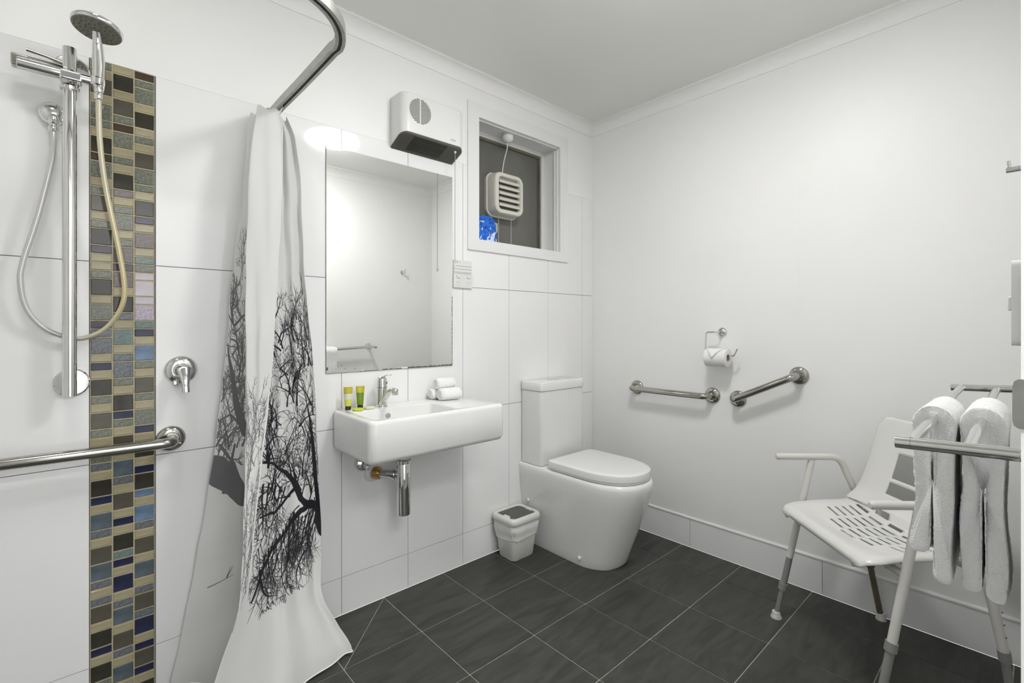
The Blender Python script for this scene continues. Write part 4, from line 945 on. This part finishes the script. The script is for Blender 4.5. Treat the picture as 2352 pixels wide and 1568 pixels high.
for s_ in slv:
    hw = halfw(s_); d, z = prof_at(s_); row = []
    edges_ = [-hw, -hw + .004, -hw + .012] + [x_ for x_ in tl_ if abs(x_) < .202] + [hw - .012, hw - .004, hw]
    if hw < .216: edges_ = [-hw, -hw + .003, -hw + .008] + [max(-hw + .009, min(hw - .009, x_)) for x_ in tl_ if abs(x_) < .202] + [hw - .008, hw - .003, hw]
    for u in edges_:
        k = max(0, (abs(u) - (hw - .014)) / .014); drop = .010 * k * k
        dish = -.030 * (1 - (u / .238) ** 2) * min(1, max(0, (d - .0) / .07)) * min(1, max(0, (.300 - d) / .07))
        if z < .50: P_ = ch(SW / 2 + u, d, z - drop + dish)
        else: P_ = ch(SW / 2 + u, d + drop + .0 - .018 * (u / .2) ** 2, z)
        row.append((u, bm.verts.new(P_)))
    G.append(row)
for i in range(len(G) - 1):
    for k in range(len(G[0]) - 1):
        um = (G[i][k][0] + G[i][k + 1][0]) / 2; sm = (slv[i] + slv[i + 1]) / 2
        if any(a < um < c and e < sm < f_ for a, c, e, f_ in slots): continue
        bm.faces.new((G[i][k][1], G[i][k + 1][1], G[i + 1][k + 1][1], G[i + 1][k][1]))
shell = obj('moulded_seat', bm, M['chairplastic'], sc_, auto=60)
so = shell.modifiers.new('s', 'SOLIDIFY'); so.thickness = .006; so.offset = 1
tr_ = .0125
for side, u0, su in (('l', -.022, -1), ('r', SW + .022, 1)):
    # arm + rear leg in one bent tube
    uf = u0 + su * (.014 if side == 'l' else .006); dr_ = .395 if side == 'l' else .383
    rear = fillet([ch(u0, -.010, .645), ch(u0, .225, .645), ch(u0 + su * .002, .290, .50), ch(u0 + su * .008, .345, .235)], [.06, .05], 8)
    a_o = obj('arm_tube', T(rear, tr_, 20), M['chairtube'], sc_, auto=60)
    obj('end_cap', LA([(.0126, 0), (.0126, .004), (.009, .010), (0, .012)], ch(u0, -.010, .645), tuple(-(bv.x, bv.y, 0)[i] for i in range(3)), 18), M['chairtube'], a_o)
    d_leg = (ch(uf, dr_, .006) - ch(u0 + su * .008, .345, .235))
    pa = ch(u0 + su * .008, .345, .235)
    def along(q_, p=pa, v=d_leg): return tuple(p + v * q_)
    rl_ = obj('leg_extension', T([along(-.05), along(.99)], .0105, 18), M['olivetube'] if side == 'l' else M['greytube'], sc_)
    obj('leg_collar', T([along(-.03), along(.10)], .0145, 18), M['olivetube'] if side == 'l' else M['greytube'], rl_)
    obj('rubber_foot', LA([(.0, .0), (.018, .0), (.0185, .004), (.016, .012), (.0150, .026), (.011, .028)], ch(uf, dr_, .0005)), M['rubber'], rl_)
    # front leg
    top = ch(u0, .118, .634); foot = ch(uf, -.012, .004); v = foot - top
    fl_ = obj('front_leg', T([tuple(top), tuple(top + v * .62)], tr_, 20), M['chairtube'], sc_)
    obj('leg_collar', T([tuple(top + v * .615), tuple(top + v * .80)], .0115, 18), M['greytube'], fl_)
    obj('collar_ring', T([tuple(top + v * (.60 if side == 'r' else .785)), tuple(top + v * (.64 if side == 'r' else .825))], .0160, 18), M['greytube'], fl_)
    e2 = obj('leg_extension', T([tuple(top + v * .79), tuple(top + v * .985)], .0100, 18), M['greytube'], sc_)
    obj('rubber_foot', LA([(.0, .0), (.020, .0), (.0205, .004), (.016, .012), (.0145, .024), (.011, .026)], ch(uf, -.012, .0005)), M['rubber'], e2)
    bm = bmesh.new()
    for k in range(7):
        lathe(bm, [(.0028, 0), (.0028, .0008), (0, .0009)], Vector(along(-1.15 + k * .155)) + Vector((-.52, -.80, 0)).normalized() * .0121 if side == 'r' else Vector(along(.15 + k * .1)) + Vector((-.9, .3, 0)).normalized() * .0101, (-.55, -.83, 0) if side == 'r' else (-.9, .3, 0), 8)
    obj('adjust_holes', bm, M['rust'], rl_)['kind'] = 'stuff'
# under-seat frame
fr_ = [ch(-.020, .085, .440), ch(SW + .020, .085, .440)]
obj('cross_tube', T(fr_, .011, 16), M['chairtube'], sc_); obj('cross_tube', T([ch(-.018, .322, .434), ch(SW + .018, .322, .434)], .011, 16), M['chairtube'], sc_)
obj('brace', T([ch(SW - .06, .085, .430), ch(SW / 2 + .02, .322, .424)], .008, 12), M['chairtube'], sc_)
obj('back_tube', T(fillet([ch(.0, .322, .434), ch(.04, .335, .50), ch(.06, .392, .72), ch(SW - .06, .392, .72), ch(SW - .04, .335, .50), ch(SW, .322, .434)], .04, 6), .0095, 14), M['chairtube'], sc_, auto=60)

# ================================================================= TOWEL RACK, TOWELS, HOOK, SWITCH
rk = thing('towel_rack', 'chrome double towel rack on the doorway wall', 'towel rack', (-.98, YC, .98))
XN, XF = -1.365, -.612
for xx, zt_, zw in ((XN, .966, .972), (XF, .992, 1.000)):
    bmx = T([(xx, YC + .003, zw), (xx, -1.715, zt_)], .0098, 24)
    br = obj('bracket', bmx, M['chrome'], rk, bevel=.0008)
    obj('seam_ring', T([(xx, -1.7355, zt_ + .0009), (xx, -1.7345, zt_ + .0009)], .0101, 24), M['steel'], br)
    obj('wall_plate', LA([(.012, 0), (.012, .002), (.011, .003)] if xx == XN else [(.026, 0), (.026, .004), (.022, .009), (.012, .010)], (xx, YC, zw), (0, 1, 0)), M['chrome'], br)
for yy, in ((-1.736,), (-1.802,)):
    za, zb = .969, .994
    obj('rail', T([(XN, yy, za), (XF, yy, zb)], .0085, 20), M['chrome'], rk)
def towel(label, x0, x1, yc, zc, zl, zr, thick, spread, seed, yl=0, yr=0, cuff=None):
    """inverted U drape over a rail running in x: zl/zr = bottom heights of room-side and wall-side drops"""
    rn = random.Random(seed); NX = 26
    t_ = thing('hanging_towel', label, 'towel', ((x0 + x1) / 2, yc, zc), 'white towels on the rack')
    ri = .0095; ro = ri + thick
    outer = []; inner = []
    def prof_(x_):
        pts = []
        f = (x_ - x0) / (x1 - x0)
        n = 16
        zl_, zr_ = zl + .008 * math.sin(f * 7 + seed), zr + .006 * math.sin(f * 6 + seed * 2)
        # outer left up, over, down outer right, then inner back
        for k in range(n + 1):
            t2 = k / n; z_ = zl_ + (zc - .02 - zl_) * t2; sw = spread * (1 - t2) ** 1.2 - .0075 * (1 - t2 ** 4)
            bul = .0040 * math.sin(t2 * 9 + seed + f * 2) * (1 - t2)
            if cuff and t2 < cuff[0]: bul += cuff[1]
            pts.append((yc + ro + sw + yl * (1 - t2) + bul, z_))
        for k in range(1, 12):
            a = PI * k / 12; pts.append((yc + (ro + .001) * math.cos(a), zc - .02 + (ro + .008) * math.sin(a)))
        for k in range(n + 1):
            t2 = 1 - k / n; z_ = zr_ + (zc - .02 - zr_) * t2; sw = spread * (1 - t2) ** 1.2 - .0075 * (1 - t2 ** 4)
            bul = .0040 * math.sin(t2 * 8 + seed * 3 + f * 2) * (1 - t2)
            pts.append((yc - ro - sw + yr * (1 - t2) - bul, z_))
        for k in range(n + 1):
            t2 = k / n; z_ = zr_ + (zc - .004 - zr_) * t2; sw = spread * (1 - t2) ** 1.2 - .0075 * (1 - t2 ** 4)
            pts.append((yc - .0012 - (ri - .0012) * t2 ** 8 + yr * (1 - t2), z_ + .004))
        for k in range(1, 6):
            a = PI - PI * k / 6; pts.append((yc + (ri + .0005) * math.cos(a), zc - .001 + (ri + .0015) * math.sin(a)))
        for k in range(n + 1):
            t2 = 1 - k / n; z_ = zl_ + (zc - .004 - zl_) * t2; sw = spread * (1 - t2) ** 1.2 - .0075 * (1 - t2 ** 4)
            pts.append((yc + .0012 + (ri - .0012) * t2 ** 8 + yl * (1 - t2), z_ + .004))
        return pts
    rings = []
    for i in range(NX + 1):
        f = i / NX; x_ = x0 + (x1 - x0) * (.5 - .5 * math.cos(PI * f))
        P_ = prof_(x_); e = min(f, 1 - f); sh = 1 - .30 * max(0, 1 - e / .06) ** 2
        mid = [((P_[j][0] + P_[-1 - j][0]) / 2) for j in range(len(P_))]
        rings.append([(x_ + rn.uniform(-.0010, .0010) + .004 * math.sin(q_[1] * 25 + seed) * (1 if e < .05 else 0), (q_[0] - m_) * sh + m_ + rn.uniform(-.0008, .0008), q_[1] + rn.uniform(-.0008, .0008)) for q_, m_ in zip(P_, mid)])
    o = obj('towel_cloth', loft(rings), M['terry'], t_, sub=2, auto=179)
    tex = bpy.data.textures.new('fluff', 'CLOUDS'); tex.noise_scale = .006; tex.noise_depth = 2
    dm = o.modifiers.new('d', 'DISPLACE'); dm.texture = tex; dm.strength = .0035; dm.mid_level = .5; dm.texture_coords = 'LOCAL'
    return t_
towel('white terry towel folded over the front rail of the rack', -1.125, -.93, -1.736, .980, .698, .650, .0230, .005, 1, yl=.004, yr=.002)
towel('longer white terry towel on the rear rail, nearer the wall', -1.105, -.915, -1.804, .984, .652, .632, .0230, .004, 4, yl=.0, yr=-.003, cuff=(.62, .003))
# robe hook
hk = thing('robe_hook', 'small chrome robe hook high on the doorway wall', 'hook', (-.295, YC, 1.635))
obj('hook_bar', T([(-.295, YC + .004, 1.628), (-.295, -1.809, 1.628)], .0085, 18), M['chrome'], hk, bevel=.001)
obj('hook_plate', LA([(.02, 0), (.02, .004), (.014, .008)], (-.295, YC, 1.628), (0, 1, 0)), M['chrome'], hk)
obj('hook_pin', T([(-.295, -1.817, 1.632), (-.295, -1.815, 1.656)], .0045, 12), M['chrome'], hk)
sw_ = thing('light_switch', 'white wall switch plate seen edge-on near the door jamb', 'switch', (-1.37, YC, 1.19))
obj('switch_plate', loft([rrect(-1.408, -1.332, 1.130, 1.250, .010, 0), rrect(-1.408, -1.332, 1.130, 1.250, .010, 1)]), M['whiteplastic'], sw_)
me = sw_.children[0].data if sw_.children else None
for v_ in bpy.data.objects['switch_plate'].data.vertices:
    x_, y_, z_ = v_.co + Vector(sw_['o_']); v_.co = Vector((x_, YC + .0005 + .0105 * z_, y_)) - Vector(sw_['o_'])
obj('rocker', B(-1.376, -1.364, YC + .010, YC + .0155, 1.180, 1.200), M['whiteplastic'], sw_, bevel=.002)

for o in bpy.data.objects:
    if 'o_' in o: del o['o_']
